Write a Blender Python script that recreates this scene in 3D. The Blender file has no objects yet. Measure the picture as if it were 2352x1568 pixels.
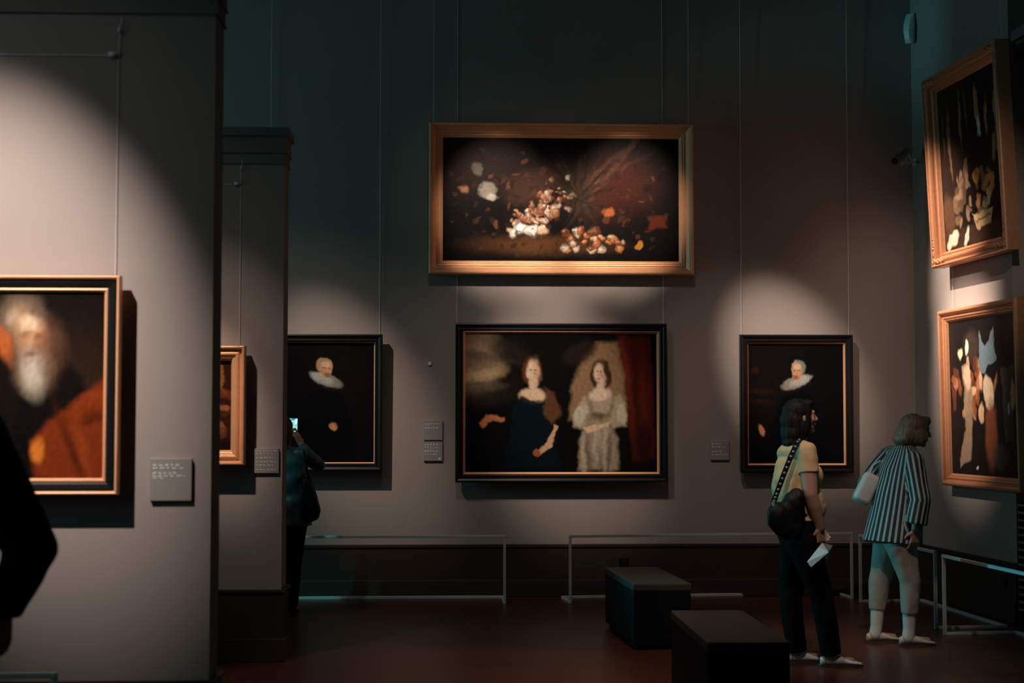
import bpy, bmesh, math, random
import numpy as np
from mathutils import Vector, Matrix, noise

random.seed(7)
SC = bpy.context.scene
COL = SC.collection
R = math.radians

# ------------------------------------------------------------------ camera
F = 3500.0                      # focal length in pixels of the 2352 px frame
CAM = Vector((0, 0, 1.55))
YAW = R(2.3)                    # turned a little to the right of the back wall's normal
PITCH = math.atan(186 / F)
_f = Vector((math.sin(YAW) * math.cos(PITCH), math.cos(YAW) * math.cos(PITCH), math.sin(PITCH)))
_r = Vector((math.cos(YAW), -math.sin(YAW), 0))
_u = _r.cross(_f)


def ray(px, py):
    return (_f * F + _r * (px - 1176) + _u * (784 - py)).normalized()


def on_y(px, py, y):
    d = ray(px, py)
    return CAM + d * ((y - CAM.y) / d.y)


def on_z(px, py, z=0.0):
    d = ray(px, py)
    return CAM + d * ((z - CAM.z) / d.z)


def on_plane(px, py, p0, n):
    d = ray(px, py)
    return CAM + d * ((p0 - CAM).dot(n) / d.dot(n))


cam_d = bpy.data.cameras.new('camera')
cam = bpy.data.objects.new('camera', cam_d)
COL.objects.link(cam)
cam.location = CAM
cam.rotation_euler = (math.pi / 2 + PITCH, 0, -YAW)
cam_d.sensor_width = 36
cam_d.lens = F / 2352 * 36
cam_d.dof.use_dof = True
cam_d.dof.focus_distance = 13.3
cam_d.dof.aperture_fstop = 2.8
SC.camera = cam

# ------------------------------------------------------------------ materials


def lin(c):
    return tuple(((v / 255) / 12.92 if v / 255 <= 0.04045 else ((v / 255 + 0.055) / 1.055) ** 2.4) for v in c)


MATS = {}


def mat(name, col, rough=0.6, metal=0.0, spec=0.5, noise_scale=0, noise_amt=0.12, bump=0.0, bump_scale=80, coat=0.0):
    if name in MATS:
        return MATS[name]
    m = bpy.data.materials.new(name)
    m.use_nodes = True
    nt = m.node_tree
    b = nt.nodes['Principled BSDF']
    b.inputs['Base Color'].default_value = (*col, 1)
    b.inputs['Roughness'].default_value = rough
    b.inputs['Metallic'].default_value = metal
    b.inputs['Specular IOR Level'].default_value = spec
    b.inputs['Coat Weight'].default_value = coat
    tc = nt.nodes.new('ShaderNodeTexCoord')
    if noise_scale:
        n = nt.nodes.new('ShaderNodeTexNoise')
        n.inputs['Scale'].default_value = noise_scale
        n.inputs['Detail'].default_value = 4
        nt.links.new(tc.outputs['Object'], n.inputs['Vector'])
        mx = nt.nodes.new('ShaderNodeMix')
        mx.data_type = 'RGBA'
        mx.inputs['A'].default_value = (*[c * (1 - noise_amt) for c in col], 1)
        mx.inputs['B'].default_value = (*[min(1, c * (1 + noise_amt)) for c in col], 1)
        nt.links.new(n.outputs['Fac'], mx.inputs['Factor'])
        nt.links.new(mx.outputs['Result'], b.inputs['Base Color'])
    if bump:
        n2 = nt.nodes.new('ShaderNodeTexNoise')
        n2.inputs['Scale'].default_value = bump_scale
        n2.inputs['Detail'].default_value = 3
        nt.links.new(tc.outputs['Object'], n2.inputs['Vector'])
        bp = nt.nodes.new('ShaderNodeBump')
        bp.inputs['Strength'].default_value = bump
        bp.inputs['Distance'].default_value = 0.01
        nt.links.new(n2.outputs['Fac'], bp.inputs['Height'])
        nt.links.new(bp.outputs['Normal'], b.inputs['Normal'])
    MATS[name] = m
    return m


M_WALL = mat('wall_paint', (0.405, 0.338, 0.312), 0.85, spec=0.2, noise_scale=1.5, noise_amt=0.05, bump=0.08, bump_scale=160)
M_TRIM = mat('cornice_paint', (0.26, 0.23, 0.215), 0.7, spec=0.25, noise_scale=3, noise_amt=0.05)
M_DADO = mat('dado_wood', (0.055, 0.036, 0.028), 0.5, spec=0.3, noise_scale=8, noise_amt=0.15)
M_CEIL = mat('ceiling_paint', (0.12, 0.12, 0.12), 0.9, spec=0.1)
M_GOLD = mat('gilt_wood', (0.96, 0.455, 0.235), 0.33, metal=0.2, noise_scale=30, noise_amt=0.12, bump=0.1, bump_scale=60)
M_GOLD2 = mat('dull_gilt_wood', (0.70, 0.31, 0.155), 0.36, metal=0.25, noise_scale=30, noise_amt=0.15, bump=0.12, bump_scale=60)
M_SLIP = mat('gilt_slip', (0.95, 0.46, 0.24), 0.42, metal=0.1)
M_EBONY = mat('ebonised_wood', (0.010, 0.009, 0.010), 0.28, spec=0.5)
M_STEEL = mat('brushed_steel', (0.72, 0.73, 0.73), 0.45, metal=0.2)
M_WIRE = mat('steel_wire', (0.85, 0.83, 0.82), 0.5)
M_BENCH = mat('black_bench_wood', (0.004, 0.004, 0.0045), 0.6, spec=.15, noise_scale=12, noise_amt=0.2)
M_BTOP = mat('bench_leather', (0.045, 0.036, 0.031), 0.5, noise_scale=25, noise_amt=0.15, bump=0.1)
M_PLATE = mat('caption_plate', (0.37, 0.33, 0.31), 0.4, spec=0.4)
M_TEXT = mat('caption_lettering', (0.86, 0.86, 0.84), 0.6)
M_WHITE = mat('white_plastic', (0.88, 0.89, 0.89), 0.4)
M_GREYP = mat('grey_plastic', (0.2, 0.2, 0.2), 0.45)
M_BLACKP = mat('black_plastic', (0.01, 0.01, 0.012), 0.4)
M_SKIN = mat('skin', (0.46, 0.235, 0.16), 0.55, noise_scale=14, noise_amt=0.06)
M_LIP = mat('lips', (0.30, 0.10, 0.08), 0.5)
M_EYE = mat('eye_dark', (0.02, 0.015, 0.012), 0.25)
M_HAIRD = mat('dark_brown_hair', (0.010, 0.007, 0.006), 0.65, spec=.2)
M_HAIRB = mat('ash_blond_hair', (0.30, 0.19, 0.13), 0.55)
M_HAIRM = mat('brown_hair', (0.05, 0.03, 0.02), 0.5)
M_TEE = mat('yellow_cotton', (0.60, 0.385, 0.20), 0.85, noise_scale=40, noise_amt=0.06, bump=0.15, bump_scale=220)
M_BLACKC = mat('black_cotton', (0.004, 0.004, 0.0045), 0.95, spec=0.1)
M_BAG = mat('black_leather', (0.004, 0.004, 0.0045), 0.6, spec=0.25)
M_STUD = mat('strap_studs', (0.30, 0.42, 0.42), 0.3, metal=0.6)
M_SHOE = mat('pale_leather', (0.80, 0.77, 0.74), 0.5)
M_SHOEG = mat('beige_leather', (0.58, 0.50, 0.43), 0.5)
M_SOLE = mat('shoe_sole', (0.05, 0.04, 0.035), 0.7)
M_TROUS = mat('stone_cotton', (0.37, 0.305, 0.262), 0.85, noise_scale=30, noise_amt=0.06, bump=0.15, bump_scale=220)
M_SOCK = mat('pale_sock', (0.62, 0.60, 0.57), 0.9)
M_JACKET = mat('teal_jacket', (0.035, 0.095, 0.10), 0.45, spec=0.5, noise_scale=20, noise_amt=0.1)
M_COAT = mat('black_wool', (0.008, 0.008, 0.009), 0.95, spec=0.15, noise_scale=60, noise_amt=0.2)
M_PAPER = mat('white_paper', (0.80, 0.82, 0.82), 0.7)
M_WBAG = mat('white_leather', (0.68, 0.66, 0.63), 0.45)


def floor_mat():
    m = bpy.data.materials.new('parquet')
    m.use_nodes = True
    nt = m.node_tree
    b = nt.nodes['Principled BSDF']
    tc = nt.nodes.new('ShaderNodeTexCoord')
    mp = nt.nodes.new('ShaderNodeMapping')
    mp.inputs['Rotation'].default_value = (0, 0, R(45))
    nt.links.new(tc.outputs['Object'], mp.inputs['Vector'])
    br = nt.nodes.new('ShaderNodeTexBrick')
    br.inputs['Scale'].default_value = 1.0
    br.inputs['Color1'].default_value = (0.090, 0.024, 0.013, 1)
    br.inputs['Color2'].default_value = (0.070, 0.018, 0.010, 1)
    br.inputs['Mortar'].default_value = (0.03, 0.010, 0.008, 1)
    br.inputs['Mortar Size'].default_value = 0.003
    br.inputs['Brick Width'].default_value = 0.5
    br.inputs['Row Height'].default_value = 0.09
    nt.links.new(mp.outputs['Vector'], br.inputs['Vector'])
    nt.links.new(br.outputs['Color'], b.inputs['Base Color'])
    b.inputs['Roughness'].default_value = 0.33
    b.inputs['Specular IOR Level'].default_value = 0.35
    return m


M_FLOOR = floor_mat()


def canvas_mat():
    m = bpy.data.materials.new('oil_paint')
    m.use_nodes = True
    nt = m.node_tree
    b = nt.nodes['Principled BSDF']
    at = nt.nodes.new('ShaderNodeVertexColor')
    at.layer_name = 'paint'
    nt.links.new(at.outputs['Color'], b.inputs['Base Color'])
    b.inputs['Roughness'].default_value = 0.34
    b.inputs['Specular IOR Level'].default_value = 0.12
    tc = nt.nodes.new('ShaderNodeTexCoord')
    n = nt.nodes.new('ShaderNodeTexNoise')
    n.inputs['Scale'].default_value = 90
    n.inputs['Detail'].default_value = 2
    nt.links.new(tc.outputs['Object'], n.inputs['Vector'])
    bp = nt.nodes.new('ShaderNodeBump')
    bp.inputs['Strength'].default_value = 0.25
    bp.inputs['Distance'].default_value = 0.004
    nt.links.new(n.outputs['Fac'], bp.inputs['Height'])
    nt.links.new(bp.outputs['Normal'], b.inputs['Normal'])
    return m


M_CANVAS = canvas_mat()


def stripe_mat():
    m = bpy.data.materials.new('striped_cotton')
    m.use_nodes = True
    nt = m.node_tree
    b = nt.nodes['Principled BSDF']
    at = nt.nodes.new('ShaderNodeAttribute')
    at.attribute_name = 'stripe'
    fr = nt.nodes.new('ShaderNodeMath')
    fr.operation = 'FRACT'
    nt.links.new(at.outputs['Fac'], fr.inputs[0])
    rp = nt.nodes.new('ShaderNodeValToRGB')
    e = rp.color_ramp.elements
    e[0].position = 0.0
    e[0].color = (0.012, 0.014, 0.018, 1)
    e[1].position = 0.52
    e[1].color = (0.012, 0.014, 0.018, 1)
    for p, c in ((0.58, (0.40, 0.42, 0.42, 1)), (0.92, (0.40, 0.42, 0.42, 1)), (0.98, (0.012, 0.014, 0.018, 1))):
        x = e.new(p)
        x.color = c
    nt.links.new(fr.outputs[0], rp.inputs['Fac'])
    nt.links.new(rp.outputs['Color'], b.inputs['Base Color'])
    b.inputs['Roughness'].default_value = 0.75
    return m


M_STRIPE = stripe_mat()


def screen_mat():
    m = bpy.data.materials.new('lit_screen')
    m.use_nodes = True
    nt = m.node_tree
    b = nt.nodes['Principled BSDF']
    tc = nt.nodes.new('ShaderNodeTexCoord')
    n = nt.nodes.new('ShaderNodeTexNoise')
    n.inputs['Scale'].default_value = 22
    nt.links.new(tc.outputs['Object'], n.inputs['Vector'])
    rp = nt.nodes.new('ShaderNodeValToRGB')
    rp.color_ramp.elements[0].color = (0.02, 0.25, 0.27, 1)
    rp.color_ramp.elements[0].position = 0.4
    rp.color_ramp.elements[1].color = (0.45, 0.95, 0.95, 1)
    rp.color_ramp.elements[1].position = 0.55
    nt.links.new(n.outputs['Fac'], rp.inputs['Fac'])
    b.inputs['Base Color'].default_value = (0.02, 0.02, 0.02, 1)
    nt.links.new(rp.outputs['Color'], b.inputs['Emission Color'])
    b.inputs['Emission Strength'].default_value = 1.1
    return m


M_SCREEN = screen_mat()

# ------------------------------------------------------------------ object helpers


def obj(name, bm, m, parent=None, smooth=False, kind=None, label=None):
    me = bpy.data.meshes.new(name)
    bm.normal_update()
    bm.to_mesh(me)
    bm.free()
    return obj_me(name, me, m, parent, smooth, kind, label)


def obj_me(name, me, m, parent=None, smooth=False, kind=None, label=None):
    me.name = name
    if m is not None:
        if isinstance(m, (list, tuple)):
            for x in m:
                me.materials.append(x)
        else:
            me.materials.append(m)
    o = bpy.data.objects.new(name, me)
    COL.objects.link(o)
    if smooth:
        me.polygons.foreach_set('use_smooth', [True] * len(me.polygons))
    if parent is not None:
        o.parent = parent
    if kind:
        o['kind'] = kind
    if label:
        o['label'] = label
    return o


def tag(o, label, cat, group=None):
    o['label'] = label
    o['category'] = cat
    if group:
        o['group'] = group
    return o


def thing(name, label, cat, loc=(0, 0, 0), rot=(0, 0, 0), group=None):
    o = bpy.data.objects.new(name, None)
    o.empty_display_size = 0.1
    COL.objects.link(o)
    o.location = loc
    o.rotation_euler = rot
    return tag(o, label, cat, group)


def box(bm, x0, x1, y0, y1, z0, z1, bevel=0.0, mtx=None):
    vs = [bm.verts.new((x, y, z)) for x in (x0, x1) for y in (y0, y1) for z in (z0, z1)]
    if mtx is not None:
        for v in vs:
            v.co = mtx @ v.co
    f = [(0, 1, 3, 2), (4, 6, 7, 5), (0, 4, 5, 1), (2, 3, 7, 6), (0, 2, 6, 4), (1, 5, 7, 3)]
    fs = [bm.faces.new([vs[i] for i in q]) for q in f]
    if bevel:
        es = list({e for q in fs for e in q.edges})
        bmesh.ops.bevel(bm, geom=es, offset=bevel, segments=2, affect='EDGES', profile=0.6)
    return vs


def B(*a, **k):
    bm = bmesh.new()
    box(bm, *a, **k)
    bmesh.ops.recalc_face_normals(bm, faces=bm.faces)
    return bm


def frame_axes(d):
    d = d.normalized()
    a = Vector((0, 0, 1)) if abs(d.z) < 0.9 else Vector((1, 0, 0))
    x = d.cross(a).normalized()
    return x, d.cross(x).normalized()


def loft(bm, rings, close_ends=True):
    """rings: list of lists of Vectors with equal count, joined into a tube"""
    vr = [[bm.verts.new(p) for p in r] for r in rings]
    n = len(vr[0])
    for a, b in zip(vr, vr[1:]):
        for i in range(n):
            j = (i + 1) % n
            bm.faces.new((a[i], a[j], b[j], b[i]))
    if close_ends:
        bm.faces.new(list(reversed(vr[0])))
        bm.faces.new(vr[-1])
    return vr


def tube(bm, pts, r, n=8):
    pts = [Vector(p) for p in pts]
    rings = []
    for i, p in enumerate(pts):
        if i == 0:
            d = pts[1] - pts[0]
        elif i == len(pts) - 1:
            d = pts[-1] - pts[-2]
        else:
            d = (pts[i + 1] - p).normalized() + (p - pts[i - 1]).normalized()
        x, y = frame_axes(d)
        rr = r[i] if isinstance(r, (list, tuple)) else r
        rings.append([p + (x * math.cos(t) + y * math.sin(t)) * rr for t in [2 * math.pi * k / n for k in range(n)]])
    loft(bm, rings)


def frustum(bm, p, q, r1, r2, n=20, flat=None):
    """flat-ended tapered cylinder; flat=(axis, factor) squashes it along an axis"""
    p, q = Vector(p), Vector(q)
    x, y = frame_axes(q - p)
    rings = []
    for c, r in ((p, r1), (q, r2)):
        ring = []
        for k in range(n):
            t = 2 * math.pi * k / n
            o = (x * math.cos(t) + y * math.sin(t)) * r
            if flat:
                ax, fac = flat
                o = o - ax * o.dot(ax) * (1 - fac)
            ring.append(c + o)
        rings.append(ring)
    loft(bm, rings)


def ellipsoid(bm, c, rad, axes=None, seg=20):
    c = Vector(c)
    ret = bmesh.ops.create_uvsphere(bm, u_segments=seg, v_segments=seg // 2 + 2, radius=1.0)
    for v in ret['verts']:
        l = v.co.copy()
        if axes is None:
            v.co = c + Vector((l.x * rad[0], l.y * rad[1], l.z * rad[2]))
        else:
            v.co = c + axes[0] * l.x * rad[0] + axes[1] * l.y * rad[1] + axes[2] * l.z * rad[2]


def capsule(bm, p, q, r1, r2, n=16):
    p, q = Vector(p), Vector(q)
    frustum(bm, p, q, r1, r2, n)
    ellipsoid(bm, p, (r1, r1, r1), seg=n)
    ellipsoid(bm, q, (r2, r2, r2), seg=n)


def chain(bm, pts, rs, n=16):
    for i in range(len(pts) - 1):
        capsule(bm, pts[i], pts[i + 1], rs[i], rs[i + 1], n)


def fuse(bm, voxel, smooth=4, name='tmp'):
    """union of overlapping closed shells as one continuous surface"""
    bmesh.ops.recalc_face_normals(bm, faces=bm.faces)
    me = bpy.data.meshes.new(name)
    bm.to_mesh(me)
    bm.free()
    o = bpy.data.objects.new(name, me)
    COL.objects.link(o)
    m = o.modifiers.new('r', 'REMESH')
    m.mode = 'VOXEL'
    m.voxel_size = voxel
    if smooth:
        s = o.modifiers.new('s', 'SMOOTH')
        s.factor = 0.5
        s.iterations = smooth
    dg = bpy.context.evaluated_depsgraph_get()
    dg.update()
    out = bpy.data.meshes.new_from_object(o.evaluated_get(dg))
    bpy.data.objects.remove(o)
    bpy.data.meshes.remove(me)
    return out


def wrinkle(me, amp, scale=(9, 9, 4), seed=0):
    n = len(me.vertices)
    nr = [v.normal.copy() for v in me.vertices]
    for v, k in zip(me.vertices, nr):
        p = Vector((v.co.x * scale[0] + seed, v.co.y * scale[1], v.co.z * scale[2]))
        a = noise.noise(p) + 0.5 * noise.noise(p * 2.3)
        v.co += k * (amp * a)


def clip(me, p, nrm, cap=True):
    """cut the mesh off beyond a plane"""
    bm = bmesh.new()
    bm.from_mesh(me)
    g = bmesh.ops.bisect_plane(bm, geom=bm.verts[:] + bm.edges[:] + bm.faces[:], plane_co=p, plane_no=nrm, clear_outer=True)
    if cap:
        es = [e for e in g['geom_cut'] if isinstance(e, bmesh.types.BMEdge)]
        try:
            bmesh.ops.edgeloop_fill(bm, edges=es)
        except Exception:
            pass
    bm.to_mesh(me)
    bm.free()


# ------------------------------------------------------------------ the room
YB = on_z(1250, 1369, 0.0).y                 # back wall
Y1 = on_z(330, 1562, 0.465).y                # near partition's face
Y2 = on_z(580, 1519, 0.0).y                  # far partition's face
ZD = 0.465
HT = 6.8
XL = -6.6


def struct(name, bm, m):
    return obj(name, bm, m, kind='structure')


corner = on_y(2108, 1249, YB)
vp = ray(772, 970)
DV = Vector((vp.x, vp.y, 0)).normalized()    # along the right wall, away from the camera
NR = Vector((-DV.y, DV.x, 0))                # its normal, into the room
if NR.x > 0:
    NR = -NR
CR = Vector((corner.x, YB, 0))
RWROT = math.atan2(-DV.y, -DV.x)             # local +x runs along the wall towards the camera


def rw(s, off, z):
    return CR - DV * s + NR * off + Vector((0, 0, z))


def rw_hit(px, py, off=0.0):
    p = on_plane(px, py, CR + NR * off, NR)
    return -(p - CR).dot(DV), p.z


RWM = Matrix.Translation(CR) @ Matrix.Rotation(RWROT, 4, 'Z')   # x=s, y=into the wall, z

s_end = rw_hit(2336, 1250)[0]
struct('floor', B(XL - .3, 5.5, -4, YB + .3, -0.1, 0), M_FLOOR)
struct('ceiling', B(XL - .3, 5.5, -4, YB + .3, HT, HT + 0.1), M_CEIL)
struct('wall_back', B(XL - .3, CR.x + 1.2, YB, YB + .3, 0, HT), M_WALL)
# right wall up to its end, then a recess that carries a slatted grille
struct('wall_right', B(-0.4, s_end, 0, 0.3, 0, HT, mtx=RWM), M_WALL)
struct('wall_right_recess', B(s_end, 18.0, 0.16, 0.4, 0, HT, mtx=RWM), M_WALL)
bm = bmesh.new()
zc = rw_hit(2340, 74)[1]
box(bm, s_end, 18.0, 0.02, 0.16, zc - .03, zc + .05, mtx=RWM)
box(bm, s_end, 18.0, 0.06, 0.16, zc - .13, zc - .03, mtx=RWM)
bmesh.ops.recalc_face_normals(bm, faces=bm.faces)
struct('trim_1', bm, M_TRIM)
# left wall with a tall unseen window added per bay for teal fill
wz0, wz1 = 1.1, 4.6
bays = [(2.6, 4.6), (7.2, 8.8), (10.8, 12.6)]
bm = bmesh.new()
edges = [-4] + [v for b in bays for v in b] + [YB + .3]
for i in range(0, len(edges), 2):
    box(bm, XL - .3, XL, edges[i], edges[i + 1], 0, HT)
for a, b in bays:
    box(bm, XL - .3, XL, a, b, 0, wz0)
    box(bm, XL - .3, XL, a, b, wz1, HT)
struct('wall_left', bm, M_WALL)
struct('wall_front', B(XL - .3, 5.5, -4.3, -4, 0, HT), M_WALL)
M_FRAMEW = mat('window_paint', (0.3, 0.3, 0.3), 0.6)
M_GLOW_PANE = bpy.data.materials.new('window_glass')
M_GLOW_PANE.use_nodes = True
_n = M_GLOW_PANE.node_tree
_b = _n.nodes['Principled BSDF']
_b.inputs['Base Color'].default_value = (0.5, 0.9, 0.95, 1)
_b.inputs['Emission Color'].default_value = (0.30, 0.88, 0.95, 1)   # added glow that backs up the teal fill
_b.inputs['Emission Strength'].default_value = 0.5
for k, (a, b) in enumerate(bays):
    bm = bmesh.new()
    for (y0, y1, z0, z1) in ((a, a + .08, wz0, wz1), (b - .08, b, wz0, wz1), (a, b, wz0, wz0 + .08), (a, b, wz1 - .08, wz1),
                             ((a + b) / 2 - .03, (a + b) / 2 + .03, wz0, wz1), (a, b, 3.2, 3.26)):
        box(bm, XL - .18, XL - .1, y0, y1, z0, z1)
    w = struct('window_%d' % (k + 1), bm, M_FRAMEW)  # made-up window, out of view, that houses the fill
    obj('pane', B(XL - .15, XL - .14, a, b, wz0, wz1), M_GLOW_PANE, w)

# dado and skirting
def dado(name, bm_fn, m=M_DADO):
    bm = bmesh.new()
    bm_fn(bm)
    bmesh.ops.recalc_face_normals(bm, faces=bm.faces)
    return struct(name, bm, m)


def dado_back(bm):
    box(bm, XL, CR.x, YB - .012, YB, 0.15, ZD - .03)
    box(bm, XL, CR.x, YB - .022, YB, ZD - .03, ZD, bevel=.006)
    box(bm, XL, CR.x, YB - .030, YB, 0, 0.15, bevel=.008)


def dado_right(bm):
    box(bm, .02, s_end, -.012, 0, 0.15, ZD - .03, mtx=RWM)
    box(bm, .02, s_end, -.022, 0, ZD - .03, ZD, bevel=.006, mtx=RWM)
    box(bm, .02, s_end, -.030, 0, 0, 0.15, bevel=.008, mtx=RWM)


dado('baseboard_back', dado_back)
dado('baseboard_right', dado_right)

# two partitions that stand out from the left wall
X1 = on_y(486, 970, Y1).x
X2 = on_y(649, 970, Y2).x
for nm, bnm, tnm, xe, ya, th, zc in (('wall_near_partition', 'baseboard_near_partition', 'trim_2', X1, Y1, .24, 3.31),
                                 ('wall_far_partition', 'baseboard_far_partition', 'trim_3', X2, Y2, .27, 3.256)):
    struct(nm, B(XL, xe, ya, ya + th, ZD, zc), M_WALL)
    bm = bmesh.new()
    e = .018
    box(bm, XL, xe + e, ya - e, ya + th + e, 0.15, ZD - .02)
    box(bm, XL, xe + e + .012, ya - e - .012, ya + th + e + .012, ZD - .02, ZD, bevel=.005)
    box(bm, XL, xe + e + .012, ya - e - .012, ya + th + e + .012, 0, 0.15, bevel=.006)
    struct(bnm, bm, M_DADO)
    bm = bmesh.new()
    for o_, za, zb in ((.012, 0, .005), (.006, .005, .072), (.018, .072, .078), (.012, .078, .185), (.034, .185, .192), (.030, .192, .24)):
        box(bm, XL, xe + o_, ya - o_, ya + th + o_, zc + za, zc + zb)
    struct(tnm, bm, M_TRIM)

# ------------------------------------------------------------------ painted canvases
def paint(nx, ny, W, H, base, layers, gain, seed=0, rough=0.02, grain=0.10):
    """soft patches of oil colour; x,y run 0..1 from the lower left. gain brings photo colours to paint colours"""
    u, v = np.meshgrid(np.linspace(0, 1, nx), np.linspace(0, 1, ny))
    rs = np.random.RandomState(seed)
    asp = W / H

    def fld(freq):
        a = np.zeros_like(u)
        for k in range(10):
            fx, fy = rs.normal(0, freq, 2)
            a += np.sin(2 * np.pi * (fx * u * asp + fy * v) + rs.uniform(0, 6.28))
        return a / 4.5
    wx, wy = fld(4) * rough + fld(11) * rough * .5, fld(4) * rough + fld(11) * rough * .5
    U, V = u + wx / asp, v + wy
    g = np.array(gain)

    def col(c):
        return np.clip(np.array(lin(c)) / g, 0, .92)
    img = np.ones((ny, nx, 3)) * col(base)
    for L in layers:
        kind, c, a, soft = L[0], L[1], L[2], L[3]
        if kind == 'e':                                   # ellipse cx cy rx ry rot
            cx, cy, rx, ry, rot = L[4]
            dx, dy = (U - cx) * asp, V - cy
            ca, sa = math.cos(R(rot)), math.sin(R(rot))
            ex, ey = (dx * ca + dy * sa) / (rx * asp), (-dx * sa + dy * ca) / ry
            d = (np.sqrt(ex * ex + ey * ey) - 1) * min(rx * asp, ry)
        elif kind == 'p':                                 # polygon
            P = [(x * asp, y) for x, y in L[4]]
            X, Y = U * asp, V
            d = np.full_like(U, 1e9)
            ins = np.zeros(U.shape, bool)
            for (ax, ay), (bx, by) in zip(P, P[1:] + P[:1]):
                ex, ey = bx - ax, by - ay
                t = np.clip(((X - ax) * ex + (Y - ay) * ey) / (ex * ex + ey * ey + 1e-12), 0, 1)
                d = np.minimum(d, np.hypot(X - ax - t * ex, Y - ay - t * ey))
                if ey:
                    ins ^= ((ay > Y) != (by > Y)) & (X < (bx - ax) * (Y - ay) / ey + ax)
            d = np.where(ins, -d, d)
        soft = soft * (.42 if soft < .17 else 1)
        m = np.clip(.5 - d / (2 * soft), 0, 1)
        m = (m * m * (3 - 2 * m) * a)[..., None]
        img = img * (1 - m) + col(c) * m
    img *= (1 + grain * fld(16) + grain * .6 * fld(38))[..., None]
    img = np.clip(img, 0.0015, .95)
    return img.reshape(-1, 3)


def canvas_obj(W, H, y, spec, parent, res=0.006):
    nx, ny = max(30, int(W / res)), max(30, int(H / res))
    img = paint(nx, ny, W, H, **spec)
    xs, zs = np.linspace(-W / 2, W / 2, nx), np.linspace(-H / 2, H / 2, ny)
    gx, gz = np.meshgrid(xs, zs)
    co = np.stack([gx, np.full_like(gx, y), gz], -1).reshape(-1, 3)
    i = np.arange(nx * ny).reshape(ny, nx)
    q = np.stack([i[:-1, :-1], i[:-1, 1:], i[1:, 1:], i[1:, :-1]], -1).reshape(-1, 4)
    me = bpy.data.meshes.new('canvas')
    me.from_pydata(co.tolist(), [], q.tolist())
    ca = me.color_attributes.new('paint', 'FLOAT_COLOR', 'POINT')
    ca.data.foreach_set('color', np.concatenate([img, np.ones((len(img), 1))], 1).astype(np.float32).ravel())
    return obj_me('canvas', me, M_CANVAS, parent, smooth=True)


def rect_sweep(bm, W, H, prof):
    """a mitred moulding: prof = [(inset from the outer edge, height above the back)]"""
    loops = []
    for d, h in prof:
        a, b = W / 2 - d, H / 2 - d
        loops.append([bm.verts.new(p) for p in ((-a, -h, -b), (a, -h, -b), (a, -h, b), (-a, -h, b))])
    for A, C in zip(loops, loops[1:]):
        for i in range(4):
            j = (i + 1) % 4
            bm.faces.new((A[i], A[j], C[j], C[i]))


def smooth_prof(pts, n=4):
    """rounds a moulding profile a little"""
    out = [pts[0]]
    for a, b, c in zip(pts, pts[1:], pts[2:]):
        for k in range(n + 1):
            t = k / n
            p = [(1 - t) ** 2 * (a[i] * .35 + b[i] * .65) + 2 * t * (1 - t) * b[i] + t * t * (c[i] * .35 + b[i] * .65) for i in (0, 1)]
            out.append(tuple(p))
    out.append(pts[-1])
    return out


def painting(label, W, H, loc, rot, prof, fmat, slip, spec, wires=(), standoff=0.03, res=0.006, corners=False):
    """loc: centre on the wall plane. wires: (x, ztop) in local metres"""
    root = thing('painting', label, 'painting', loc, rot)
    bm = bmesh.new()
    P = smooth_prof([(d, h + standoff) for d, h in prof])
    rect_sweep(bm, W, H, P)
    # back board
    vs = [bm.verts.new(p) for p in ((-W / 2, -standoff, -H / 2), (W / 2, -standoff, -H / 2), (W / 2, -standoff, H / 2), (-W / 2, -standoff, H / 2))]
    bm.faces.new(vs)
    bmesh.ops.remove_doubles(bm, verts=bm.verts, dist=1e-5)
    bmesh.ops.recalc_face_normals(bm, faces=bm.faces)
    fr = obj('frame', bm, fmat, root)
    fw, hin = prof[-1]
    W2, H2 = W - 2 * fw, H - 2 * fw
    if slip:
        bm = bmesh.new()
        w, h0, h1 = slip
        rect_sweep(bm, W2 + .004, H2 + .004, [(0, standoff + h0 - .01), (0, standoff + h0 + .004), (w * .12, standoff + h0 + .005), (w, standoff + h1 - .004), (w + .002, standoff + h1 - .008)])
        bmesh.ops.recalc_face_normals(bm, faces=bm.faces)
        obj('inner_slip', bm, M_SLIP, root, label='thin gilt slip inside the frame')
        W2, H2 = W2 - 2 * w, H2 - 2 * w
        hc = h1 - .003
    else:
        hc = hin - .002
    canvas_obj(W2 + .006, H2 + .006, -(standoff + hc), spec, root, res)
    if corners:
        hmax = max(h for d, h in prof) + standoff
        for sx in (-1, 1):
            for sz in (-1, 1):
                bm = bmesh.new()
                rr = random.Random(3)
                for k in range(16):
                    t = k / 15
                    for ax in (0, 1):
                        l = .02 + t * .22
                        ix, iz = (W / 2 - l, H / 2 - .05) if ax else (W / 2 - .05, H / 2 - l)
                        rdd = .020 * (1 - .5 * t)
                        ellipsoid(bm, (sx * (ix + rr.uniform(-.006, .006)), -hmax + .012, sz * (iz + rr.uniform(-.012, .012))), (rdd, .014, rdd * .8), seg=8)
                obj('corner_ornament', bm, fmat, root, smooth=True)
    for (x, z1) in wires:
        bm = bmesh.new()
        rw_ = .0026 if z1 > 1.6 else .0016
        tube(bm, [(x, -.006, H / 2 - .03), (x, -.006, z1)], rw_, 6)
        obj('hanging_wire', bm, M_WIRE, root)
    return root


def fit_back(x0, y0, x1, y1, y=YB, d=.08):
    a, b = on_y(x0, y0, y - d), on_y(x1, y1, y - d)
    return b.x - a.x, a.z - b.z, Vector(((a.x + b.x) / 2, y, (a.z + b.z) / 2))


G = (0.95, 0.72, 0.56)      # photo colour -> paint colour (warm lamp light)

# --- generic old pictures, soft patches of colour on dark grounds
rs = random.Random(5)


def mix(c, d, t):
    return tuple(a * (1 - t) + b * t for a, b in zip(c, d))


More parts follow.
